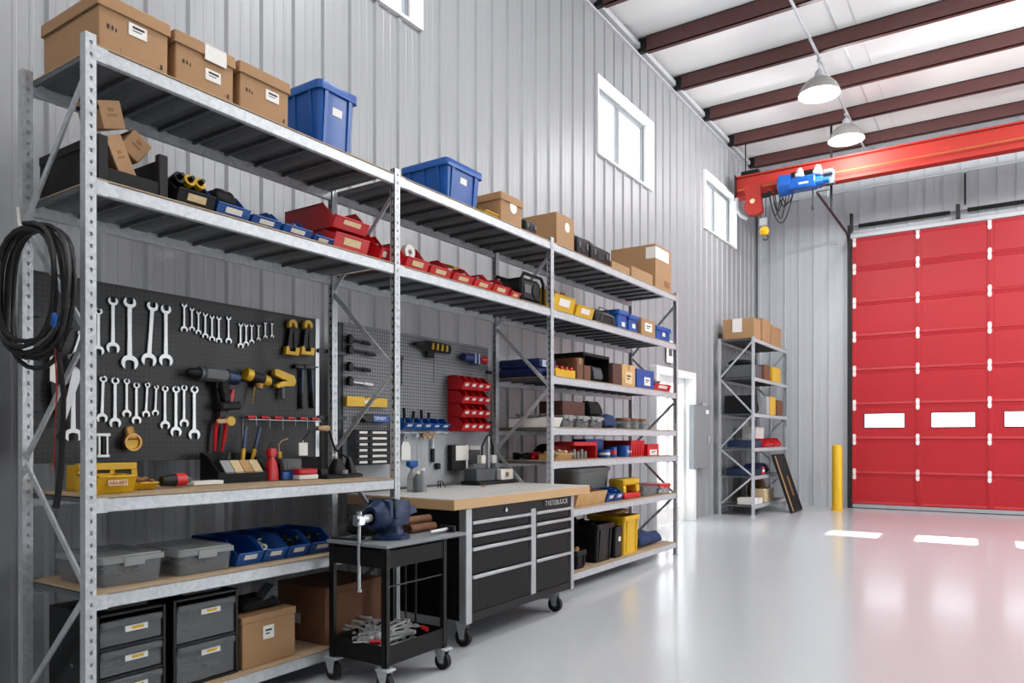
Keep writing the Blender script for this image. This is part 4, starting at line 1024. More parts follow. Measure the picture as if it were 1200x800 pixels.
m = MB(); m.cyl((0, .055, .004), (0, .09, .0), .026, .012); m.build('nose', 'grey_plastic', t)
m = MB(); m.box(-.04, .04, -.09, .09, 0, .022, .003); m.box(-.042, .042, -.088, .088, .004, .006)
tag(m.build('white_block', 'white_label', None, (.84, (on(222, .84)+on(257, .84))/2, Z)), 'flat white block lying on the shelf before the tool caddy', 'block')
y0, y1 = on(252, .78), on(309, .78)
o = T('tool_caddy', 'black tool caddy with tan pocket fronts under the red pliers', 'caddy', (.72, (y0+y1)/2, Z)); w = y1-y0
m = MB(); m.prism([(-.08, 0), (.09, 0), (.09, .06), (-.02, .15), (-.08, .17)], -w/2, -w/2+.012, 'y'); m.prism([(-.08, 0), (.09, 0), (.09, .06), (-.02, .15), (-.08, .17)], w/2-.012, w/2, 'y')
m.box(-.08, .09, -w/2+.012, w/2-.012, 0, .008); m.box(.078, .09, -w/2+.012, w/2-.012, .008, .06); m.box(-.08, -.07, -w/2+.012, w/2-.012, .008, .165); m.build('body', 'black_satin', o)
for i in range(4):
    q = -w/2+.05+i*(w-.07)/4
    m = MB(); m.prism([(.086, .05), (.092, .055), (.03, .125), (.024, .12)], q, q+(w-.07)/4-.006, 'y'); m.build('pocket', ('light_grey', 'cream_label', 'kraft', 'cream_label')[i], o)
for u, tilt, hm, lb in ((284, -.12, 'yellow_plastic', 'yellow-handled blue file standing in the caddy next to the red pliers'), (294, -.28, 'yellow_plastic', 'yellow-handled blue file leaning out of the far end of the caddy')):
    t = T('chisel', lb, 'chisel', (.70, on(u, .70)-.005, Z+.07), group='blue and yellow chisels'); t.rotation_euler = (tilt, 0, 0)
    m = MB(); m.obox((0, 0, .06), (.02, .026, .13), (0, 0, 0), .007); m.build('handle', hm, t)
    m = MB(); m.obox((0, 0, .19), (.012, .020, .14), (0, 0, 0), .003); m.build('blade', 'blue_enamel', t)
pliers(on(268, .70), Z+.12, .70, .8, .0, 0, 'small black pliers standing in the caddy', 'black_plastic')
# red sprayer
yy = on(318, .78); t = T('red_sprayer', 'red and black trigger sprayer standing beside the tool caddy', 'bottle', (.78, yy, Z))
m = MB(); m.loft([rrect(.085, .06, .02, 0), rrect(.08, .06, .02, .06), rrect(.06, .05, .02, .11), rrect(.03, .03, .012, .14)]); m.build('body', 'red_plastic', t)
m = MB(); m.loft([rrect(.05, .04, .015, .14), rrect(.07, .045, .015, .17), rrect(.06, .04, .015, .19)]); m.build('head', 'red_plastic', t)
m = MB(); m.tube([(.0, -.02, .19), (.0, -.01, .22), (0, .03, .225)], .004); m.build('nozzle', 'black_plastic', t); m = MB(); m.box(-.03, .03, .043, .055, .0, .1, .004); m.build('trigger', 'black_plastic', t)
yy = on(331, .72); t = T('trowel', 'yellow upright file with a bent wire top behind the grey adapter box', 'hand tool', (.70, yy+.0, Z+.001))
m = MB(); m.obox((0, 0, .09), (.012, .025, .16), (.05, 0, 0), .004); m.build('blade', 'yellow_plastic', t)
m = MB(); m.tube([(0, -.008, .15), (0, -.012, .21), (0, .01, .235), (0, .06, .25)], .004, 6); m.build('handle', 'skin_tan', t)
y0, y1 = on(328, .80), on(347, .80); t = T('adapter_box', 'blue-based grey adapter box on the shelf beside the red block', 'box', (.78, (y0+y1)/2, Z)); w = y1-y0
m = MB(); m.box(-.05, .05, -w/2, w/2, 0, .05, .004); m.build('base', 'blue_plastic', t)
m = MB(); m.box(-.045, .045, -w/2+.005, w/2+.03, .051, .13, .01); m.box(.045, .048, -w*.25, w*.25, .07, .11, .001); m.build('housing', 'grey_plastic', t)
y0, y1 = on(346.5, .86), on(369, .86); t = T('drill_index', 'red-lidded white case lying before the desk magnifier', 'case', (.84, (y0+y1)/2+.004, Z)); w = y1-y0
m = MB(); m.box(-.05, .05, -w/2, w/2, 0, .028, .004); m.build('base', 'white_label', t)
m = MB(); m.box(-.05, .05, -w/2, w/2, .0285, .065, .010); m.build('lid', 'red_plastic', t)
# desk magnifier / bench lamp
y0, y1 = on(374, .88), on(420, .88); yc = (y0+y1)/2; w = y1-y0
t = T('magnifier_stand', 'black bench stand with swinging arm and tan lamp head on the tool shelf', 'bench lamp', (.86, yc, Z))
m = MB(); m.loft([rrect(w, .16, .03, 0), rrect(w, .16, .03, .016), rrect(w*.92, .13, .03, .026)]); m.box(-.03, .03, -w*.48, -w*.3, .02, .06, .004); m.build('base', 'black_plastic', t)
m = MB(); m.loft([rrect(.10, .1, .02, .026, cy=-.0), rrect(.09, .08, .02, .07), rrect(.04, .04, .01, .12)]); m.build('column', 'charcoal', t)
m = MB(); m.loft([rrect(.07, .06, .02, .026, cy=.12), rrect(.06, .05, .02, .08, cy=.11), rrect(.02, .02, .005, .13, cy=.1)]); m.build('clamp', 'black_plastic', t)
m = MB(); m.tube([(0, .11, .11), (-.02, .0, .18), (-.03, -.04, .3)], .007); m.tube([(-.03, -.04, .3), (-.03, -.08, .315), (-.02, -.2, .30), (-.02, -.26, .24)], .006); m.build('arm', 'black_metal', t)
m = MB(); m.cyl((-.03, -.14, .315), (-.03, -.05, .315), .014, .020, 14); m.build('lamp_head', 'skin_tan', t)
m = MB(); m.tube([(-.02, -.26, .24), (-.02, -.262, .225)], .003); m.box(-.024, -.016, -.295, -.225, .145, .225, .002); m.build('reflector', 'white_label', t)
m = MB(); m.lathe([(.001, 0), (.02, 0), (.02, .022), (.001, .025)], (.05, .02, .026)); m.build('dial', 'light_grey', t)

# ------------------------------------------------------------------ shelf .69 and bottom shelf of the first bay
Z = .692
y0, y1 = 1.70, on(196, 1.13); clearbox('long clear lidded box on the shelf under the yellow bins', (y0+y1)/2, y1-y0-.01, .42, .135, Z, xf=1.13, fill='charcoal')
y0, y1 = on(207, 1.15), on(277, 1.15); clearbox('shorter clear lidded box next to the big blue bins', (y0+y1)/2, y1-y0-.01, .40, .125, Z, xf=1.15, fill='charcoal')
for i, (u0, u1) in enumerate(((280, 310.5), (311.5, 338.5), (339.5, 364.5), (365.5, 393))):
    yc, w = spot(u0, u1, 1.15)
    pbin(['deep blue bin next to the clear box on the shelf below the tool caddy', 'deep blue bin holding a heap of white fittings', 'deep blue bin, third of the row under the tool shelf', 'deep blue bin partly hidden by the black utility cart'][i], yc, w, .42, .135, Z, xf=1.15, group='deep blue bins under the tool shelf', fill=(None, 'white_label', 'charcoal', 'charcoal')[i], lip=.5)
Z = .157
def drawer_unit(label, y0, y1, n, h, xf=1.16, d=.42):
    w = y1-y0; t = T('drawer_tower', label, 'drawer unit', (xf-d/2, (y0+y1)/2, Z)); H = n*h+.03
    m = MB()
    for q in (-1, 1): m.box(-d/2, d/2, q*w/2-(.018 if q > 0 else 0), q*w/2+(.018 if q < 0 else 0), 0, H, .004)
    m.box(-d/2, d/2, -w/2+.018, w/2-.018, H-.014, H, .003); m.box(-d/2, -d/2+.008, -w/2+.018, w/2-.018, 0, H-.014)
    for k in range(n): m.box(-d/2+.008, d/2-.002, -w/2+.018, w/2-.018, k*h, k*h+.012)
    m.build('frame', 'black_plastic', t)
    for k in range(n):
        z0, z1 = k*h+.016, (k+1)*h-.004; fr = MB()
        fr.box(d/2-.016, d/2-.006, -w/2+.022, w/2-.022, z0, z1-.03, .002); fr.box(d/2-.012, d/2+.012, -w/2+.022, w/2-.022, z1-.032, z1, .006)
        fr.box(-d/2+.02, d/2-.016, -w/2+.024, -w/2+.028, z0, z1-.03); fr.box(-d/2+.02, d/2-.016, w/2-.028, w/2-.024, z0, z1-.03); fr.box(-d/2+.02, d/2-.016, -w/2+.028, w/2-.028, z0, z0+.004)
        dr = fr.build('drawer', 'clear_front', t)
        m = MB(); m.box(d/2-.006, d/2-.003, -.05+w*.06, .055+w*.06, z1-.062, z1-.036); lc = m.build('label_card', 'white_label', dr)
        m = MB(); m.box(d/2-.003, d/2-.0022, -.02+w*.06, .035+w*.06, z1-.055, z1-.042); m.build('print', 'yellow_plastic', lc)
        random.seed(k*7+n); m = MB()
        for i in range(12): m.obox((random.uniform(-.1, .15), random.uniform(-.38, .38)*w, z0+random.uniform(.01, .05)), (.1, .03, .02), (random.uniform(-.1,.1), random.uniform(-.1,.1), 1.57+random.uniform(-.25,.25)), .004)
        q = m.build('contents', 'grey_plastic', dr); tag(q, kind='stuff')
    m = MB(); m.box(d*.1, d*.4, -w*.3, w*.3, H, H+.02, .004); m.build('top_tray', 'black_plastic', t)
    return t
drawer_unit('black three-drawer plastic tower beside the corner post on the bottom shelf', 1.67, on(195, 1.16), 3, .132)
drawer_unit('black two-drawer plastic tower next to the open cardboard box', on(203, 1.16), on(279.5, 1.16), 2, .20)
yc, w = spot(283.5, 346, 1.16); carton('open cardboard box with black scraps sticking out, bottom shelf', yc, w, .34, .27, Z, xf=1.16, openf=0.0001 or 0, card=(-.02, .62, .07, .07))
bx = [x for x in bpy.data.objects if x.name.startswith('cardboard_box') and x.parent is None][-1]
m = MB(); m.box(-.174, .174, -w/2-.006, w/2+.006, .235, .272, .003); m.build('lid', 'cardboard', bx)
heap('scrap', 'black and grey scraps piled on the open cardboard box', 'scraps', .99, yc, Z+.2725, w*.9, .28, .07, 'cloth_black', seed=8)
t = T('metal_scoop', 'grey metal scoop sticking up from the scraps on the cardboard box', 'scoop', (1.06, yc+.05, Z+.335)); t.rotation_euler = (.5, .2, .2)
m = MB(); m.prism([(-.07, 0), (.07, 0), (.05, .05), (-.03, .03)], -.03, .03, 'x'); m.build('scoop', 'grey_plastic', t)
y0, y1 = 2.97, 3.44; o = carton('large brown cardboard box on the bottom shelf seen behind the black cart', (y0+y1)/2, y1-y0, .42, .33, Z, xf=1.16, m0='cardboard_dark', openf=0, tape=False)
m = MB(); m.box(-.06, -.0, -(y1-y0)/2-.0018, -(y1-y0)/2, .10, .16); m.build('sticker', 'light_grey', o)
m = MB(); m.box(-.215, .215, -.23, .235, .29, .332, .003); m.build('lid', 'cardboard_dark', o)

# ------------------------------------------------------------------ grey pegboard
o = T('mounted_pegboard', 'grey pegboard above the wooden workbench', 'pegboard', (0, 0, 0))
m = MB(); m.box(.562, PB, 3.66, 5.40, 1.42, 2.17, .001); m.build('panel', 'peg_grey', o)
m = MB(); m.box(.562, PB-.002, 3.66, 5.40, .985, 1.418, .001); m.box(.564, PB+.006, 3.66, 5.40, 1.395, 1.42, .002)
m.build('back_panel', 'light_grey', o)
for y in (3.56, 5.40):
    for z in (1.1, 1.5, 1.95): m = MB(); m.box(.579, .60, y-.02+(-.02 if y > 4 else 0), y+(.11 if y < 4 else .05), z-.012, z+.012); m.build('bracket', 'dark_steel', o)
m = MB(); m.box(.55, .57, 3.62, 3.66, 1.0, 2.17, .002); m.build('edge_profile', 'dark_steel', o)
hy = 0
for v, L, mt, lb in ((398, .20, 'black_metal', 'black lump hammer hung level, topmost on the grey pegboard'), (410, .25, 'black_metal', 'black socket hammer hung level, second from the top of the grey pegboard'), (430, .20, 'black_metal', 'black hammer hung level, third from the top of the grey pegboard'), (447, .22, 'tool_steel', 'hammer with a bright steel shaft above the yellow level')):
    y, z = pt(410, v, X1+.02); t = T('hammer', lb, 'hammer', (X1+.02, y, z), group='hammers hung level on the grey pegboard'); t.rotation_euler = (-.04, 0, 0)
    m = MB(); m.box(-.018, .018, -.022, .022, -.028, .028, .004); m.cyl((0, 0, .028), (0, 0, .036), .016, n=12); m.build('head', 'black_metal', t)
    m = MB(); m.cyl((0, .022, 0), (0, L*.6, 0), .010, .009, 10); m.build('handle', mt, t)
    m = MB(); m.cyl((0, L*.6, 0), (0, L, 0), .014, .013, 10); m.build('grip', mt if mt != 'black_metal' else 'rubber', t)
y0, z0 = pt(406, 469, X1+.02); y1, _ = pt(453, 469, X1+.02)
t = T('yellow_level', 'yellow spirit level clipped under the four hammers', 'level', (X1+.015, (y0+y1)/2, z0)); w = y1-y0
m = MB(); m.prism([(-w/2, -.04), (w/2, -.035), (w/2, .03), (w*.3, .032), (w*.2, .018), (w*.08, .034), (-w*.05, .02), (-w*.1, .034), (-w/2, .03)], -.012, .012, 'x'); m.build('body', 'yellow_plastic', t)
m = MB(); m.box(.012, .014, -.03, .03, -.015, .008, .001); m.build('vial', 'white_label', t)
y0, z0 = pt(428, 490, X1+.02); y1, _ = pt(452, 490, X1+.02)
t = T('blue_box', 'small black and blue box with white lettering under the yellow level', 'box', (X1+.03, (y0+y1)/2-.04, z0)); w = y1-y0
m = MB(); m.box(-.03, .03, -w/2, w/2+.04, -.03, .03, .004); m.cyl((.01, -w/2-.03, 0), (.01, -w/2, 0), .026, n=14); m.build('body', 'black_plastic', t)
m = MB(); m.box(.03, .032, -.02, w/2+.03, -.024, .024); q = m.build('label_card', 'blue_plastic', t)
text_mesh('TSPNEM', .034, .0006, 'lettering', 'white_label', q, (.0325, .04, 0), FRONT)
# small parts cabinet
y0, z0 = pt(409, 545, X1+.02); y1, _ = pt(456, 545, X1+.02); z1 = pt(409, 503, X1+.02)[1]
w = y1-y0; t = T('parts_cabinet', 'small grey cabinet of white-labelled drawers under the yellow level', 'drawer cabinet', (X1+.05, (y0+y1)/2, z0)); H = z1-z0
m = MB(); m.box(-.05, .045, -w/2, w/2, 0, H, .003); m.build('body', 'grey_plastic', t)
for r in range(6):
    for c, (qa, qb) in enumerate(((-.5, -.22), (-.22, .3), (.3, .5))):
        a, b = qa*w+.003, qb*w-.003; zz = r*H/6+.003
        m = MB(); m.box(.045, .053, a, b, zz, zz+H/6-.006, .002); dr = m.build('drawer', 'charcoal', t)
        m = MB(); m.box(.053, .055, a+(b-a)*.15, b-(b-a)*.15, zz+.010, zz+.026); m.build('label_card', 'white_label', dr)
# tools above
y, z = pt(484, 403, X1+.02); y2, _ = pt(507, 405, X1+.02)
t = T('glove_bundle', 'black gloves with yellow knuckles clipped at the top of the grey pegboard', 'gloves', (X1+.03, (y+y2)/2, z))
w = y2-y
m = MB(); m.loft([[(a, b-w*.5, c) for a, b, c in [(.02*math.cos(q), 0, .012*math.sin(q)) for q in [2*PI*i/10 for i in range(10)]]]]+[[( .03*math.cos(q), w*.15, .045*math.sin(q)) for q in [2*PI*i/10 for i in range(10)]]]+[[(.025*math.cos(q), w*1.35, .04*math.sin(q)) for q in [2*PI*i/10 for i in range(10)]]]); m.box(-.015, .015, w*.1, w*.5, -.09, -.02, .008); m.build('body', 'cloth_black', t)
for i in range(4):
    m = MB(); m.cyl((.028, w*(.3+.25*i), -.025), (.028, w*(.33+.25*i), .025), .012, .010, 8); m.build('knuckle', 'yellow_plastic', t)
for u, v0, v1, lb in ((470, 420, 451, 'dark wrench hanging beside the post above the blue bin row'), (508, 412, 448, 'thin steel rod hanging below the gloves')):
    y, z = pt(u, v0, X1+.005); _, zb = pt(u, v1, X1+.005); m = MB(); r = .008 if u < 480 else .003
    t = T('hanging_rod', lb, 'rod', (X1+.01, y, z)); m.cyl((0, 0, 0), (0, 0, zb-z), r*.6, n=8); m.build('shaft', 'dark_steel', t)
    m = MB(); m.ring((0, 0), r, r*2.4, -.005, .005, 14); m.build('eye', 'dark_steel', t)
y, z = pt(556, 420, X1+.05); t = T('nail_gun', 'dark blue nailer with a red tail at the far top of the grey pegboard', 'power tool', (X1+.05, y, z))
m = MB(); m.cyl((0, -.16, 0), (0, -.05, 0), .032, .042); m.box(-.03, .03, -.05, .06, -.05, .04, .01); m.build('body', 'blue_dark', t)
m = MB(); m.box(-.031, .032, -.03, -.01, -.045, .042, .003); m.box(-.031, .032, .02, .04, -.045, .042, .003); m.build('band', 'led_blue', t)
m = MB(); m.cyl((0, .08, .0), (0, .16, .0), .022, .036); m.build('tail', 'red_plastic', t)
# red and blue bin rows
def row_bins(n, y0, y1, z, h, d, m0, labels, group, back=X1+.004, name='parts_bin'):
    w = (y1-y0)/n
    for i in range(n):
        pbin(labels % od[i] if '%s' in labels else labels, y0+w*(i+.5), w-.004, d, h, z, xf=back+d, m0=m0, group=group, lip=.5, name=name)
lv = [(455.5, 441), (471.5, 459), (487.5, 476), (503.5, 487)]
zt = [pt(545, a, X1+.08)[1] for a, _ in lv]
names = ['topmost', 'second', 'third', 'lowest']
ya, yb = pt(528, 450, X1+.03)[0], pt(572, 450, X1+.13)[0]
for k in range(4):
    row_bins(4, ya, min(yb, 5.37), zt[k]-.01, (.116, .112, .118, .122)[k], .17, 'red_plastic', '%s red bin of the ' + names[k] + ' row on the grey pegboard, counted from the gloves side', 'small red bins on the grey pegboard')
ya, za = pt(468, 502, X1+.03); yb, _ = pt(528, 502, X1+.13)
row_bins(5, ya-.04, yb-.0, za-.005, .09, .13, 'blue_plastic', '%s blue bin of the single row beside the red bins, counted from the post', 'small blue bins on the grey pegboard')
for i, (q, L) in enumerate(((.06, .11), (.15, .08), (.26, .10), (.33, .07))):
    t = T('screwdriver', ['tall', 'short', 'middle-sized', 'smallest'][i] + ' black screwdriver standing in the small blue bins', 'screwdriver', (X1+.06, ya-.03+q, za+.03)); t.rotation_euler = (.1*(-1)**i, 0, 0)
    m = MB(); m.cyl((0, 0, .05), (0, 0, .05+L*.7), .011, .013, 10); m.build('handle', 'black_plastic', t)
    m = MB(); m.cyl((0, 0, 0), (0, 0, .05), .003, n=6); m.build('shaft', 'tool_steel', t)
# tools under the bins
zr = pt(500, 507, X1)[1]
y0, y1 = pt(468, 508, X1+.02)[0], pt(530, 508, X1+.02)[0]
t = T('hook_rail', 'thin steel hook rail under the blue bins', 'rail', (X1, (y0+y1)/2, zr)); w = y1-y0
m = MB(); m.box(0, .008, -w/2, w/2, -.006, .006, .001); m.build('rail', 'tool_steel', t)
for k in range(7): m = MB(); yk = -w/2+.04+k*(w-.08)/6; m.tube([(.008, yk, 0), (.03, yk, -.004), (.034, yk, .008)], .003, 6); m.build('hook', 'tool_steel', t)
y = pt(476, 520, X1+.03)[0]
t = T('putty_scraper', 'broad white scraper hanging over the spray bottle', 'scraper', (X1+.02, y, zr-.01))
m = MB(); m.prism([(-.045, -.20), (.055, -.20), (.055, -.10), (.035, -.065), (-.02, -.055), (-.045, -.09)], 0, .004, 'x'); m.build('blade', 'white_label', t)
m = MB(); m.ring((0, -.03), .012, .026, -.003, .008, 14); m.build('handle', 'light_grey', t)
for i, (u, L, lb) in enumerate(((489, .24, 'thin steel driver hanging beside the white scraper'), (494, .28, 'longer steel driver hanging next to the tan rings'), (507, .10, 'short steel driver hanging at the far end of the hook rail'))):
    y = pt(u, 510, X1+.02)[0]; t = T('hex_driver', lb, 'driver', (X1+.02, y, zr-.005))
    m = MB(); m.cyl((0, 0, -.03), (0, 0, -L), .0035, n=8); m.build('shaft', 'tool_steel', t)
    m = MB(); m.ring((0, -.015), .006, .015, -.004, .004, 12); m.build('eye', 'brass' if i != 0 else 'tool_steel', t)
for i, u in enumerate((496, 501)):
    y = pt(u, 512, X1+.02)[0]; m = MB(); m.ring((0, 0), .009, .024, -.006, .006, 16)
    tag(m.build('tan_ring', 'skin_tan', None, (X1+.035, y, zr-.02)), ['tan ring on the hook rail beside the longer steel driver', 'tan ring on the hook rail farther from the white scraper'][i], 'ring', 'tan rings')
y, z = pt(512, 545, X1+.01); t = T('glue_gun', 'slim black tool hanging on the bare panel under the blue bins', 'hand tool', (X1+.012, pt(505.5, 530, X1)[0], pt(505, 527, X1)[1]))
m = MB(); m.box(-.012, .012, -.012, .02, -.10, .01, .004); m.build('body', 'black_plastic', t)
m = MB(); m.box(-.005, .006, -.008, .010, .01, .09, .002); m.build('tip', 'tool_steel', t)
t = T('wall_box', 'small black socket box on the bare panel beside the spray bottles', 'socket', (X1, pt(511.5, 546, X1)[0], pt(511, 546, X1)[1]))
m = MB(); m.box(0, .03, -.022, .022, -.025, .025, .004); m.build('body', 'black_plastic', t)
y0, z0 = pt(526, 551, X1+.02); y1, z1 = pt(545, 521, X1+.02)
t = T('control_box', 'wall control box with a white face beside the grey document box', 'control box', (X1+.004, 0, 0))
m = MB(); m.box(0, .05, y0, y1-.03, z0, z1, .004); m.build('body', 'charcoal', t)
m = MB(); m.box(.05, .056, y0+.045, y1, z1-.13, z1-.005, .003); m.box(.0, .05, y1-.03, y1, z0+.01, z1, .003); m.build('face', 'white_label', t)
y0, z0 = pt(547, 549, X1+.02); y1, z1 = pt(559.5, 522, X1+.02)
t = T('document_box', 'grey document box with a pale strip beside the wall control box', 'document box', (X1+.004, 0, 0))
m = MB(); m.box(0, .05, y0, y1, z0+.04, z1-.04, .003); m.build('body', 'grey_plastic', t)
m = MB(); m.box(.0, .052, y0+.01, y1, z1-.036, z1, .003); m.build('paper', 'white_label', t)

# ------------------------------------------------------------------ workbench
BX0, BX1, BY0, BY1, BZ = .66, 1.60, 3.615, 5.405, .978
t = T('workbench', 'rolling workbench with wooden top and black drawers beside the shelving rack', 'workbench', (0, 0, 0))
CX0, CX1, CY0, CY1, CZ0, CZ1 = .78, 1.555, 3.80, 5.20, .165, .905
m = MB(); m.box(BX0, BX1, BY0, BY1, BZ-.068, BZ-.004, .004); m.build('bench_core', 'wood_edge', t)
m = MB(); m.box(BX0+.002, BX1-.002, BY0+.002, BY1-.002, BZ-.004, BZ, .001); m.build('bench_surface', 'bench_top', t)
m = MB(); m.box(CX0, CX1-.03, CY0+.04, CY1-.02, CZ0, CZ1, .003); m.box(CX1-.03, CX1-.004, CY0+.04, CY1-.02, .825, CZ1); m.box(CX1-.03, CX1-.006, CY0+.04, CY1-.02, CZ0, .222); m.build('carcass', 'black_metal', t)
for ya, yb in ((CY0-.01, CY0+.055), (CY1-.035, CY1+.012)):
    m = MB(); m.box(CX1-.055, CX1+.004, ya, yb, CZ0-.005, CZ1, .004); m.build('corner_leg', 'aluminium', t)
    m = MB(); m.box(CX0-.01, CX0+.05, ya, yb, CZ0-.005, CZ1, .004); m.build('corner_leg', 'aluminium', t)
ym0, ym1 = yat(622.5, CX1), yat(628, CX1)
m = MB(); m.box(CX1-.03, CX1+.002, ym0, ym1, .22, .845, .003); m.build('centre_strip', 'aluminium', t)
zs = [.222, .468, .650, .738, .823]
for ya, yb in ((CY0+.058, ym0-.003), (ym1+.003, CY1-.038)):
    for z0, z1 in zip(zs, zs[1:]):
        m = MB(); m.box(CX1-.03, CX1-.004, ya, yb-.03, z0+.004, z1-.004, .003); dr = m.build('drawer', 'black_satin', t)
        m = MB(); m.box(CX1-.006, CX1+.012, ya, yb, z1-.026, z1-.002, .004); m.build('handle', 'aluminium', dr)
y, z = pt(593, 597, CX1); m = MB(); m.cyl((CX1-.004, y, .865), (CX1+.006, y, .865), .014, n=18); m.cyl((CX1+.006, y, .865), (CX1+.008, y, .865), .005, n=8); m.build('lock', 'chrome', t)
y0, y1 = yat(637, CX1), yat(667, CX1)
m = MB(); m.box(CX1-.004, CX1-.001, y0, y1, .84, .895, .001); q = m.build('name_plate', 'charcoal', t)
text_mesh('TVSTEBUUCR', .056, .0015, 'lettering', 'tool_steel', q, (CX1, (y0+y1)/2, .868), FRONT)
def caster(parent, x, y, z0, fwd=(1, 0), r=.055, plate='galv'):
    m = MB(); zz = r; ax = Vector((0, 1, 0))
    m.cyl((x, y-.016, zz), (x, y+.016, zz), r, n=24); w = m.build('caster_wheel', 'rubber', parent)
    m = MB(); m.cyl((x, y-.018, zz), (x, y+.018, zz), r*.45, n=16); m.build('hub', 'grey_plastic', w)
    m = MB()
    for q in (-1, 1): m.prism([(x-.016, zz-.01), (x+.016, zz-.01), (x+.03, z0-.012), (x-.05, z0-.012)], y+q*.022-.0015, y+q*.022+.0015, 'y')
    m.box(x-.045, x+.045, y-.035, y+.035, z0-.014, z0-.001, .002); m.cyl((x, y-.028, zz), (x, y+.028, zz), .007, n=8); m.build('caster_fork', plate, parent)
for x in (CX0+.08, CX1-.07):
    for y in (CY0+.06, CY1-.16): caster(t, x, y, CZ0, r=.058)
Z = BZ+.0015
# bottles
def spray(label, x, y, s=1., cap='blue_plastic', body='milky'):
    t = T('spray_bottle', label, 'bottle', (x, y, Z)); m = MB(); r = .034*s
    m.lathe([(r, 0), (r*1.05, .01), (r, .09*s), (r*.8, .12*s), (r*.4, .14*s), (r*.38, .16*s)]); m.build('body', body, t)
    m = MB(); m.loft([rrect(.03, .03, .01, .16*s), rrect(.10, .04, .012, .175*s), rrect(.10, .04, .012, .205*s), rrect(.06, .03, .01, .21*s)]); m.build('spray_head', cap, t)
    m = MB(); m.ring((0, 0), r*1.03, r*1.06, .02*s, .08*s, 20, 'z'); m.build('label_wrap', 'light_grey', t)
spray('spray bottle with bright blue head beside the post on the workbench', .92, yat(483, .92), 1.05)
for i, (u, x, h, lb) in enumerate(((489, .98, .13, 'grey spray can standing close behind the blue-headed bottle'), (495.5, 1.0, .15, 'white plastic bottle at the end of the bottle group'))):
    t = T('bottle', lb, 'bottle', (x, yat(u, x), Z)); m = MB(); m.lathe([(.026, 0), (.027, .005), (.027, h*.75), (.014, h*.88), (.012, h)]); m.build('body', ('grey_plastic', 'milky')[i], t)
    m = MB(); m.cyl((0, 0, h), (0, 0, h+.02), .014, n=12); m.build('cap', 'white_label', t)
t = T('wire_stand', 'small dark wire stand on the workbench beneath the black socket box', 'stand', (.80, yat(516, .80), Z))
m = MB(); m.tube([(0, -.03, 0), (0, -.03, .05), (0, .02, .05), (.02, .04, .0)], .004); m.tube([(-.02, .03, 0), (0, 0, .05)], .004); m.build('frame', 'black_metal', t)
# bench instrument
y0, y1 = yat(560, .86), yat(606, .86); yc = (y0+y1)/2-.02; w = y1-y0
w = min(w, 2*(5.40-yc))
t = T('soldering_station', 'grey bench instrument with a round dial on a flat black workbench base', 'bench instrument', (.80, yc, Z))
m = MB(); m.box(-.10, .10, -w/2-.03, w/2-.03, 0, .028, .004); m.build('base', 'black_metal', t)
m = MB(); m.box(-.10, .03, -w/2+.02, w*.1, .028, .13, .004); m.build('cabinet', 'grey_plastic', t)
m = MB(); m.box(.0, .075, w*.08, w*.5-.04, .028, .12, .004); fp = m.build('front_panel', 'white_label', t)
m = MB(); m.cyl((.075, w*.28-.02, .075), (.088, w*.28-.02, .075), .022, .018, 18); m.build('dial', 'brass', fp)
m = MB(); m.box(-.06, -.03, .0, .03, .13, .40, .003); m.build('column', 'light_grey', t)
for q in (-.09, .07):
    m = MB(); m.box(-.06, -.01, q-.03, q+.03, .17, .24, .004); m.build('holder', 'white_label', t)
    m = MB(); m.tube([(-.03, q, .24), (-.03, q, .31), (-.035, q*.5+.005, .37), (-.04, .015, .41)], .008, 8); m.build('hose', 'rubber', t)
m = MB(); m.box(-.02, .01, -.02, .012, 0, .012, .002); tag(m.build('steel_block', 'brass', None, (1.0, yat(568, 1.0), Z)), 'tiny brass block lying alone on the workbench top', 'block')

# ------------------------------------------------------------------ utility cart, vise
KX0, KX1, KY0, KY1 = 1.265, 1.70, 2.905, 3.42
t = T('utility_cart', 'black two-tier steel utility cart carrying the blue vise before the workbench', 'cart', (0, 0, 0))
for x in (KX0, KX1-.036):
    for y in (KY0, KY1-.030):
        m = MB(); x1 = x+.036; y1 = y+.030
        ox = x if x == KX0 else x1-.004; oy = y if y == KY0 else y1-.004
        m.box(x, x1, oy, oy+.004, .13, .775); m.box(ox, ox+.004, y, y1, .13, .775)
        m.box(x+.004, x1-.004, y+.004, y1-.004, .13, .775)
        for z in (.72, .15): m.cyl((x1-.0 if x != KX0 else x1, (y+y1)/2, z), (x1+.004, (y+y1)/2, z), .005, n=8); m.cyl(((x+x1)/2, y, z), ((x+x1)/2, y-.004, z), .005, n=8)
        m.build('leg', 'black_metal', t)
        caster(t, (x+x1)/2, (y+y1)/2, .13, r=.05)
def tray(z0, z1, name):
    m = MB(); a, b, c, d = KX0+.004, KX1-.004, KY0+.004, KY1-.004; e = .004
    m.box(a, b, c, d, z0, z0+e); m.box(a, a+e, c, d, z0+e, z1); m.box(b-e, b, c, d, z0+e, z1); m.box(a+e, b-e, c, c+e, z0+e, z1); m.box(a+e, b-e, d-e, d, z0+e, z1)
    return m.build(name, 'black_satin', t)
tray(.14, .245, 'lower_tray'); tray(.66, .755, 'upper_tray')
m = MB(); m.box(KX0-.01, KX1+.012, KY0-.01, KY1+.165, .765, .787, .002); m.build('top_board', 'black_satin', t)
m = MB(); m.box(KX0-.012, KX1+.014, KY0-.012, KY1+.167, .770, .789, .003); m.build('top_plate', 'panel_grey', t)
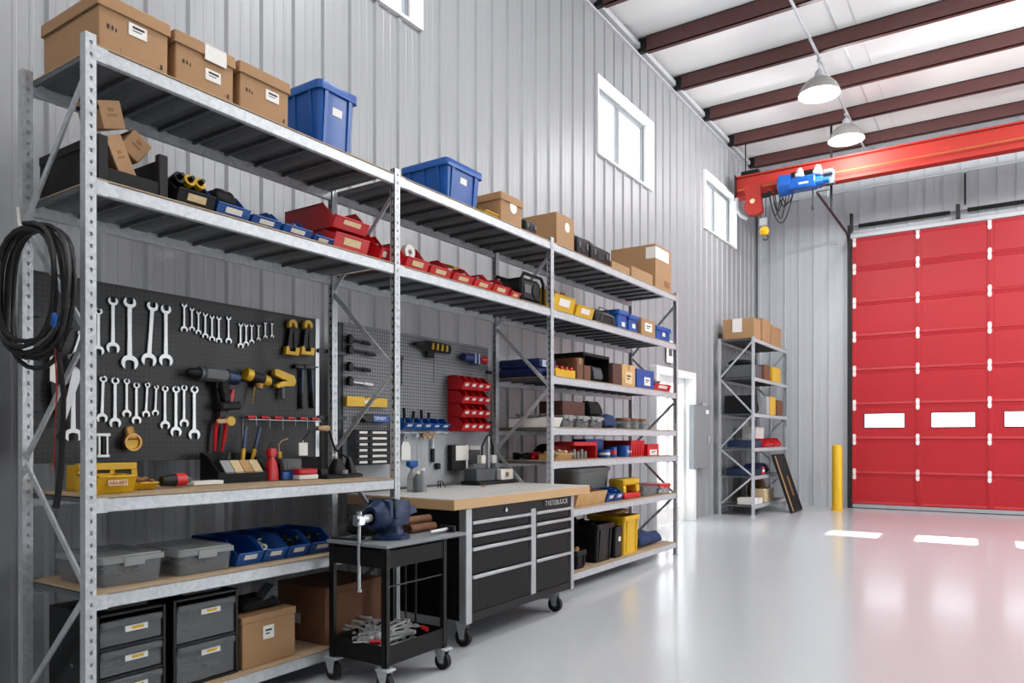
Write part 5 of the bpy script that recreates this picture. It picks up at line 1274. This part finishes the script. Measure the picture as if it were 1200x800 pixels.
m = MB(); m.cyl((KX1-.015, KY0+.03, .56), (KX1-.015, KY1-.02, .56), .005, n=8); m.cyl((KX0+.2, KY1-.01, .245), (KX0+.2, KY1-.01, .66), .008, n=8); m.cyl((KX0+.12, KY1-.01, .245), (KX0+.12, KY1-.01, .66), .006, n=8); m.build('rod', 'dark_steel', t)
ZT = .790
# vise: jaws open along -Y..+Y, screw bar at the -Y side
vy = 3.07
t = T('bench_vise', 'worn blue steel bench vise on top of the black cart', 'vise', (1.53, vy, ZT)); t.scale = (1.3, 1.3, 1.3)
m = MB(); m.lathe([(.085, 0), (.085, .014), (.06, .022), (.05, .05), (.055, .07)], (0, .04, 0), n=28)
m.loft([rrect(.12, .11, .03, .06, cy=.05), rrect(.14, .12, .03, .10, cy=.05), rrect(.12, .12, .03, .145, cy=.06), rrect(.08, .11, .02, .165, cy=.07)]); m.box(-.065, .065, .0, .03, .09, .175, .006); m.prism([(.09, .13), (.17, .135), (.18, .105), (.09, .09)], -.03, .03, 'x'); m.build('body', 'blue_enamel', t)
m = MB(); m.loft([[(a*1., -.085, b+.10) for a, b in [(.045*math.cos(q), .045*math.sin(q)) for q in [2*PI*i/20 for i in range(20)]]], [(a, -.04, b+.105) for a, b in [(.062*math.cos(q), .068*math.sin(q)) for q in [2*PI*i/20 for i in range(20)]]], [(a, -.01, b+.11) for a, b in [(.062*math.cos(q), .065*math.sin(q)) for q in [2*PI*i/20 for i in range(20)]]]])
m.box(-.065, .065, -.035, -.008, .10, .175, .006); m.box(-.03, .03, -.05, .12, .06, .10, .006); m.build('moving_jaw', 'blue_enamel', t)
m = MB(); m.box(-.068, .068, -.008, -.001, .135, .178, .001); m.box(-.068, .068, .0, .006, .135, .178, .001); m.build('jaw_plate', 'dark_steel', t)
m = MB(); m.cyl((0, -.165, .095), (0, -.08, .10), .017, n=16); m.cyl((0, -.085, .1), (0, -.08, .1), .03, n=16); m.build('screw', 'tool_steel', t)
m = MB(); m.cyl((.0, -.15, .12), (.0, -.15, -.19), .008, n=10); m.cyl((0, -.15, .12), (0, -.15, .132), .014, n=12); m.cyl((0, -.15, -.19), (0, -.15, -.202), .012, n=12); m.box(-.02, .02, -.172, -.13, .072, .116, .006); m.build('handle', 'chrome', t)
# things on the cart behind the vise
for i, (x, zz) in enumerate(((1.50, 0), (1.42, 0), (1.46, .052))):
    m = MB(); m.cyl((0, -.10, .026), (0, .13, .026), .025, .025, 18); 
    o = T('paper_roll', ['tan roll lying at the aisle side on the cart beside the vise', 'tan roll lying deeper on the cart beside the vise', 'tan roll resting on the two other rolls beside the vise'][i], 'roll', (x-.02, 3.435, ZT+zz*.86), group='tan rolls on the cart')
    m.build('roll', 'cardboard_dark', o); m = MB(); m.cyl((0, .13, .026), (0, .132, .026), .012, n=12); m.cyl((0, -.102, .026), (0, -.10, .026), .012, n=12); m.build('core', 'ink', o)
t = T('hammer', 'black-headed hammer lying on the cart at the workbench side', 'hammer', (1.62, 3.50, ZT+.018)); t.rotation_euler = (0, 0, .1)
m = MB(); m.cyl((0, -.16, 0), (0, .02, 0), .010, .012, 10); m.build('handle', 'tool_steel', t)
m = MB(); m.box(-.05, .05, .02, .05, -.017, .022, .006); m.cyl((-.03, .035, 0), (-.055, .035, 0), .02, n=12); m.build('head', 'black_metal', t)
heap('tool_roll', 'black soft tool bag lying across the cart beside the vise', 'bag', 1.335, 3.16, ZT, .36, .13, .15, 'cloth_black', seed=14)
t = T('pry_bar', 'dark pry bar lying across the edge of the cart by the vise screw', 'pry bar', (1.42, 2.93, ZT+.008)); m = MB(); m.tube([(-.14, -.02, 0), (0, 0, 0), (.05, .01, .0), (.08, .02, .012)], .007); m.build('bar', 'dark_steel', t)
# wrenches heaped in the lower tray
random.seed(11); k = 0
for i in range(44):
    kind = 'ring' if i % 2 else 'open'
    L = random.uniform(.20, .32); a = random.uniform(-.5, .5)+(0 if i % 3 else 1.2)
    o = WR[kind].copy(); C.objects.link(o)
    x, y = random.uniform(KX0+.15, KX1-.15), random.uniform(KY0+.18, KY1-.18)
    dx, dy = math.sin(a), math.cos(a)
    lay = i//6; z = .150+lay*.017
    o.scale = (.5, L*1.1, L)
    # local z (length) -> horizontal direction, local x (thickness) -> up
    Mx = Matrix(((0, -dy*1., dx), (0, dx, dy), (1, 0, 0)))
    o.rotation_euler = Mx.to_euler(); o.location = (x-dx*L/2, y-dy*L/2, z)
    tag(o, 'steel wrench lying in the heap on the lower tray of the black cart', 'wrench', 'wrenches heaped on the lower tray of the cart')
for i, (x, y) in enumerate(((1.66, 3.33), (1.63, 2.96))):
    t = T('screwdriver', ['red-capped tool at the far end of the wrench heap on the cart', 'red-capped tool at the near corner of the wrench heap on the cart'][i], 'screwdriver', (x-.05, y, .245)); t.rotation_euler = (0, 0, 1.2+i)
    m = MB(); m.cyl((0, -.02, 0), (0, .04, 0), .014, .012, 12); m.build('handle', 'red_plastic', t); m = MB(); m.cyl((0, .04, 0), (0, .13, 0), .004, n=8); m.build('shaft', 'tool_steel', t)

# ------------------------------------------------------------------ black cable coil by the near frame
yy = 1.545
t = T('hanging_cable_coil', 'thick black cable coiled on a white hook at the near end of the rack', 'cable', (0, 0, 0)); random.seed(4)
path = []; turns = 7; cx = .925; top = 2.285
for i in range(turns*26+1):
    a = 2*PI*i/26; k = i/26; kk = int(k)
    fr = k-kk
    def par(j):
        random.seed(50+j); return random.uniform(.235, .36), random.uniform(.215, .335), random.uniform(-.04, .03), random.uniform(0, .02)
    p0, p1 = par(kk), par(kk+1); rx, rz, ox, oz = [p0[q]*(1-fr)+p1[q]*fr for q in range(4)]
    x = cx+ox+rx*math.sin(a); z = top-oz-rz+rz*math.cos(a); s = math.sin(a/2)**2
    path.append((x, yy-.06+.011*(k)+.010*math.sin(3*a), z))
m = MB(); m.tube(path[:], .0105, 8); m.build('loop', 'hose', t)
m = MB(); e = path[-1]
tail = [(1.10, yy, 1.72), (1.125, yy+.01, 1.55), (1.12, yy+.01, 1.40), (1.10, yy+.01, 1.20), (1.06, yy+.01, 1.06)]
m.tube(tail, [.011, .011, .012, .013, .014], 8); m.build('tail', 'hose', t)
m = MB(); m.tube([(1.10, yy-.012, 1.74), (1.115, yy-.012, 1.56), (1.10, yy-.012, 1.38), (1.085, yy-.012, 1.22)], .003, 6); m.build('red_wire', 'crane_red', t)
m = MB(); m.obox((1.20, yy-.062, 1.84), (.03, .02, .06), (0, .25, 0), .008); m.build('tie', 'blue_plastic', t)
t = T('cable_hook', 'white bent hook that holds the black cable coil on the rack', 'hook', (0, 0, 0))
m = MB(); m.tube([(.62, 1.592, 2.43), (.635, 1.59, 2.36), (.68, 1.575, 2.325), (.78, 1.56, 2.30), (.90, 1.55, 2.295)], .008, 8); m.build('hook', 'white_label', t)

# ------------------------------------------------------------------ wall switch panel, bollard, leaning board
y0, y1 = yat(809, .06), yat(827, .06)
t = T('electrical_panel', 'grey electrical cabinet fixed to the ribbed wall between glazed door and corner rack', 'electrical cabinet', (.036, (y0+y1)/2, .86)); w = y1-y0
m = MB(); m.box(0, .09, -w/2, w/2, 0, 1.07, .004); m.build('cabinet', 'panel_grey', t)
m = MB(); m.box(.09, .105, -w/2+.01, w/2-.01, .01, 1.06, .004); q = m.build('door', 'panel_grey', t)
m = MB(); m.box(.105, .125, w/2-.14, w/2-.06, .42, .56, .006); m.build('latch', 'light_grey', q)
m = MB(); m.box(.105, .108, w/2-.22, w/2-.08, .93, 1.0, .001); m.build('sticker', 'white_label', q)
m = MB(); m.box(-.0, .06, w/2-.25, w/2-.05, 1.07, 1.12, .004); m.build('gland', 'light_grey', t)
t = T('safety_bollard', 'yellow round safety bollard standing beside the red door', 'bollard', (4.45-2.72, 15.2, 0))
m = MB(); m.lathe([(.092, 0), (.092, 1.215), (.085, 1.24), (.05, 1.255), (.001, 1.26)], n=32); m.build('post', 'yellow_paint', t)
m = MB(); m.lathe([(.093, 0), (.125, 0), (.125, .008), (.093, .008)], cap=False); m.build('base_ring', 'yellow_paint', t)
t = T('leaning_frame', 'black framed panel with a tan strip leaning against the corner rack', 'panel', (1.15, 14.5, 0))
M = Matrix.Translation((0, 0, .008)) @ Euler((0, -.315, 0)).to_matrix().to_4x4()
m = MB(); m.box(-.016, .016, -.36, .36, .02, 1.10, .004, M); m.build('panel', 'black_satin', t)
m = MB(); m.box(-.02, .024, -.40, -.36, 0, 1.12, .003, M); m.box(-.02, .024, .36, .40, 0, 1.12, .003, M); m.box(-.02, .024, -.36, .36, 0, .02, .003, M); m.box(-.02, .024, -.36, .36, 1.10, 1.12, .003, M); m.build('edge', 'charcoal', t)
m = MB(); m.box(.026, .034, -.36, -.32, .02, 1.08, .002, M); m.build('wood_strip', 'kraft', t)
m = MB(); m.box(.018, .032, .02, .10, .3, .68, .002, M); m.build('tan_bar', 'wood_dark', t)

# ------------------------------------------------------------------ bridge crane
CYm = 13.95; 
t = T('bridge_crane', 'red steel crane beam spanning the hall under the roof', 'crane beam', (0, 0, 0))
m = MB(); xa, xb = .20, W1-.05
m.box(xa, xb, CYm-.007, CYm+.007, 5.90, 6.235); m.box(xa, xb, CYm-.09, CYm+.09, 6.235, 6.262, .003); m.box(xa, xb, CYm-.10, CYm+.10, 5.845, 5.872, .003); m.build('beam', 'crane_red', t)
m = MB(); m.box(xa-.015, xa+.0, CYm-.13, CYm+.13, 5.80, 6.29, .004); m.build('end_plate', 'dark_steel', t)
m = MB(); m.cyl((xa+.05, CYm-.115, 5.985), (xb, CYm-.115, 5.985), .009, n=8)
m.build('conductor_rail', 'brass', t)
m = MB(); m.box(xa, xb, CYm-.085, CYm-.007, 5.872, 5.90, .0); m.build('lower_flange', 'crane_red', t)
m = MB()
for x in (.36,): m.cyl((x, CYm, 6.26), (x, CYm, 7.08), .012, n=8)
m.build('hanger_rod', 'dark_steel', t)
m = MB(); m.box(.30, .62, CYm-.1, CYm+.1, 6.262, 6.33, .005); m.build('bracket', 'black_metal', t)
x0, z0 = ptY(913, 230, CYm-.2); x1, z1 = ptY(962, 203, CYm-.2)
t = T('electric_hoist', 'blue electric hoist motor clamped on the red crane beam', 'hoist', (0, 0, 0)); yc = CYm-.31
m = MB(); m.box(x0+.18, x1-.05, yc-.13, yc+.13, 5.72, 5.93, .02); m.cyl((x0+.06, yc, 5.86), (x0+.24, yc, 5.86), .19, .17, 24); m.cyl((x0+.03, yc, 5.86), (x0+.06, yc, 5.86), .16, .19, 24); m.build('motor', 'hoist_blue', t)
m = MB(); m.cyl((x1-.05, yc, 5.82), (x1+.06, yc, 5.82), .10, .08, 18); m.cyl((x1+.06, yc, 5.82), (x1+.16, yc, 5.82), .05, n=14); m.build('gear_case', 'hoist_blue', t)
for q in (x0+.38, x0+.68): m = MB(); m.box(q-.07, q+.07, yc-.10, yc+.08, 5.93, 6.02, .02); m.lathe([(.07, 0), (.04, .08), (.01, .09)], (q, yc-.02, 6.02), n=14); m.build('wheel_bracket', 'light_grey', t)
m = MB(); m.box(x0+.2, x1, CYm-.20, CYm-.14, 5.86, 6.10, .004); m.box(x0+.34, x0+.42, CYm-.15, CYm+.0, 5.80, 5.843, .004); m.box(x1-.1, x1-.02, CYm-.15, CYm+.0, 5.80, 5.843, .004); m.build('trolley_plate', 'black_metal', t)
m = MB(); m.box(x1+.04, x1+.22, CYm-.22, CYm-.12, 5.78, 6.02, .01); m.cyl((x1+.06, CYm-.25, 5.98), (x1+.2, CYm-.25, 5.98), .05, n=14); m.box(x1+.09, x1+.13, CYm-.18, CYm-.14, 5.55, 5.8, .004); m.build('brake', 'grey_plastic', t)
m = MB(); m.tube([(x1-.12, yc+.05, 5.72), (x1-.12, yc+.05, 5.42)], .012); m.cyl((x1-.12, yc+.05, 5.36), (x1-.12, yc+.05, 5.43), .022, n=10); m.build('pendant_switch', 'dark_steel', t)
m = MB(); m.box(x1-.32, x1-.16, yc-.133, yc-.13, 5.79, 5.82); m.build('name_plate', 'white_label', t)
xr, zr = ptY(883, 236, CYm-.12)
t = T('hoist_trolley', 'red trolley housing on the crane beam carrying chain hook with yellow block', 'hoist', (0, 0, 0)); yc = CYm-.14
m = MB(); m.prism([(xr-.13, 5.98), (xr+.16, 5.98), (xr+.17, 5.66), (xr+.19, 5.50), (xr+.10, 5.44), (xr-.06, 5.46), (xr-.14, 5.60), (xr-.10, 5.72)], yc-.12, yc+.02, 'y'); m.build('housing', 'crane_red', t)
m = MB(); m.tube([(xr-.30, yc, 5.84), (xr-.30, yc, 5.65), (xr-.22, yc, 5.50), (xr-.10, yc, 5.42)], .035, 10); m.build('cable_guide', 'light_grey', t)
m = MB(); m.cyl((xr+.02, yc-.125, 5.70), (xr+.02, yc-.12, 5.70), .045, n=16); m.build('badge', 'cream_label', t)
xh, _ = ptY(894.5, 270, CYm-.14)
m = MB(); m.box(xh-.10, xh+.10, yc-.03, yc+.03, 5.76, 5.84, .01)
for q in (-.045, .045): m.cyl((xh+q, yc, 5.78), (xh+q, yc, 5.36), .007, n=8)
m.build('chain', 'dark_steel', t)
m = MB(); m.box(xh-.07, xh+.07, yc-.03, yc+.03, 5.24, 5.40, .02); m.build('hook_block', 'light_grey', t)
m = MB(); m.lathe([(.001, -.09), (.06, -.07), (.09, -.0), (.06, .07), (.001, .09)], (xh+.02, yc, 5.15), n=20); m.build('yellow_block', 'yellow_plastic', t)
m = MB(); pts = [(xh+.04+.045*math.cos(q), yc, 5.03+.045*math.sin(q)) for q in [PI/2-i*PI*1.4/10 for i in range(11)]]; m.tube(pts, .012, 8); m.build('hook', 'dark_steel', t)
t = T('festoon_cable', 'black control cables looping below the crane beam between trolley and hoist', 'cable', (0, 0, 0))
xa_, xb_ = xr+.30, x0+.28
for i, (p, q, dr) in enumerate(((0, .42, .42), (.12, .52, .36), (.2, .66, .50), (.36, .8, .30), (.45, .95, .25), (.0, .95, .6))):
    A = xa_+(xb_-xa_)*p; B = xa_+(xb_-xa_)*q
    m = MB(); m.tube([(A+(B-A)*s, CYm-.14-.015*i, 5.80-dr*4*s*(1-s)*.95) for s in [k/14 for k in range(15)]], .011, 6); m.build('loop', 'hose', t)
for i in range(5):
    x = xa_+(xb_-xa_)*i/4; m = MB(); m.box(x-.025, x+.025, CYm-.24, CYm-.11, 5.79, 5.845, .006); m.build('cable_carrier', 'dark_steel', t)

# ------------------------------------------------------------------ things on the corner rack
XR = .705
def rspot(u0, u1): return spot(u0, u1, XR)
Z = 3.152
o = carton('long cardboard carton with a white sheet hanging over it, top of the corner rack', 13.50, .42, .56, .36, Z, xf=XR, tape=False)
m = MB(); m.obox((-.02, -.214, .24), (.17, .003, .24), (0, 0, 0)); m.obox((-.02, -.10, .3625), (.17, .23, .003)); m.build('paper', 'white_label', o)
carton('upright cardboard carton, middle of the top of the corner rack', 14.10, .55, .5, .42, Z, xf=XR, tape=False)
o = carton('cardboard carton with white plastic wrap at the far end, top of the corner rack', 14.80, .72, .5, .38, Z, xf=XR, tape=False)
m = MB(); m.loft([rrect(.45, .3, .1, .381), rrect(.4, .25, .1, .45), rrect(.15, .1, .05, .49)]); m.build('plastic_wrap', 'milky', o)
Z = 2.462
carton('grey brown long box on the second level of the corner rack', 13.52, .5, .52, .22, Z, xf=XR, m0='grey_plastic', tape=False, name='long_box')
heap('cloth_bag', 'dark cover draped on the long grey box of the corner rack', 'cover', .42, 13.52, Z+.223, .48, .5, .12, 'cloth_black', seed=2)
carton('kraft carton next to upper yellow box of the corner rack', 14.15, .4, .34, .27, Z, xf=XR, m0='cardboard_dark', tape=False)
carton('yellow box on the second level of the corner rack', 14.82, .58, .36, .28, Z, xf=XR, m0='yellow_plastic', tape=False, name='yellow_box')
Z = 1.822
carton('black cube box on the middle level of the corner rack', 13.42, .3, .5, .32, Z, xf=XR-.02, m0='black_satin', tape=False, name='black_box')
heap('tool_bag', 'dark bag beside the black cube box on the corner rack', 'bag', .42, 13.82, Z, .36, .46, .34, 'cloth_black', seed=6)
carton('pale striped carton before the lower yellow box of the corner rack', 14.2, .2, .4, .33, Z, xf=XR, m0='light_grey', tape=False)
carton('upright yellow box on the middle level of the corner rack', 14.55, .4, .36, .34, Z, xf=XR, m0='yellow_plastic', tape=False, name='yellow_box')
carton('brown carton behind the post end beside the upright yellow box', 15.08, .42, .4, .3, Z, xf=XR, m0='cardboard_dark', tape=False)
Z = 1.212
pbin('blue grey tray of pipes on the corner rack level beneath the black cube box', 13.6, .5, .5, .13, Z, xf=XR, m0='blue_enamel', lip=.9, card=False, fill='screw_mix', name='parts_tray', cat='tray')
carton('white carton behind red bins on the corner rack', 14.55, .55, .26, .38, Z, xf=.46, m0='white_label', tape=False)
pbin('red bin before the white carton on the corner rack', 14.35, .6, .22, .16, Z, xf=XR, m0='red_plastic', card=False, fill='red_plastic')
pbin('red bin at the far end of the same level of the corner rack', 15.0, .5, .22, .17, Z, xf=XR, m0='red_plastic', card=False, fill='red_plastic')
Z = .712
pbin('blue tray of mixed parts below the red bins of the corner rack', 13.6, .55, .5, .13, Z, xf=XR, m0='blue_enamel', lip=.9, card=False, fill='blue_dark', name='parts_tray', cat='tray')
heap('cloth_bag', 'dark bundle with red end on the lower level of the corner rack', 'bundle', .42, 14.4, Z, .7, .46, .2, 'cloth_blue', seed=16)
tin('small red tin on the lower level of the corner rack', 14.0, .055, .13, Z, .64, 'red_plastic', 'white_label')
Z = .192
for i, (y, h) in enumerate(((13.42, .12), (13.72, .10))): carton(['small white carton at the near end, bottom of the corner rack', 'flat white carton beside the small one, bottom of the corner rack'][i], y, .24, .3, h, Z, xf=XR, m0='white_label', tape=False)
carton('cream carton before the brown sack, bottom of the corner rack', 14.3, .62, .26, .24, Z, xf=XR, m0='cream_label', tape=False)
heap('cloth_sack', 'brown full sack on the bottom level of the corner rack', 'sack', .30, 14.9, Z, .5, .34, .45, 'cloth_tan', seed=26)

y0, z0 = pt(781, 424, .035); y1, z1 = pt(789, 400, .035)
t = T('wall_sign', 'small white plate on the wall above the glazed door frame', 'sign', (.032, (y0+y1)/2, z0)); w = y1-y0
m = MB(); m.box(0, .012, -w/2, w/2, 0, z1-z0, .002); m.build('plate', 'white_label', t)
m = MB(); m.box(.012, .014, -w*.25, w*.25, (z1-z0)*.3, (z1-z0)*.75); m.build('symbol', 'grey_plastic', t)

# ------------------------------------------------------------------ light
wd = bpy.data.worlds.new('sky'); bpy.context.scene.world = wd; wd.use_nodes = True
bg = wd.node_tree.nodes['Background']; bg.inputs[0].default_value = (.94, .97, 1, 1); bg.inputs[1].default_value = 4.4
s = bpy.data.lights.new('sun', 'SUN'); s.energy = 14; s.angle = math.radians(.8); s.color = (1, .97, .92)
so = bpy.data.objects.new('sun', s); C.objects.link(so)
so.rotation_euler = Vector((.035, -1, -.385)).to_track_quat('-Z', 'Y').to_euler()
def pool(x, y, z, e):
    l = bpy.data.lights.new('lamp_light', 'POINT'); l.shadow_soft_size = .14; l.energy = e; l.color = (.985, .99, 1)
    o = bpy.data.objects.new('lamp_light', l); C.objects.link(o); o.location = (x, y, z)
for y, z in ((11.24, 6.27), (13.35, 6.33)): pool(LX, y, z-.13, 130)
for x, ys, e in ((LX, (-3.4, -.6, 2.4, 5.2), 92), (4.7, (-3.2, -.2, 2.8, 5.6), 50), (7.9, (-3.2, -.2, 2.8, 5.8), 22), (6.6, (8.6, 11.6), 380), (10.4, (8.6, 11.6), 150)):  # rows of added lamps out of view, put in to fill the hall with light
    for y in ys:
        highbay('added bell-shaped fill lamp out of view, hung over the open floor', (x, y, 6.35), .45, 'added fill lamps out of view over the floor'); pool(x, y, 6.22, e)


# ------------------------------------------------------------------ camera
cd = bpy.data.cameras.new('camera'); cd.sensor_width = 36; cd.lens = FPX/1200*36; cd.shift_y = (HZ-400)/1200; cd.clip_start = .05
co = bpy.data.objects.new('camera', cd); C.objects.link(co); co.location = CAM; co.rotation_euler = (PI/2, 0, YAW)
sc = bpy.context.scene; sc.camera = co
sc.view_settings.view_transform = 'Standard'; sc.view_settings.look = 'None'; sc.view_settings.gamma = 1; sc.view_settings.use_curve_mapping = False
sc.view_settings.exposure = -0.07
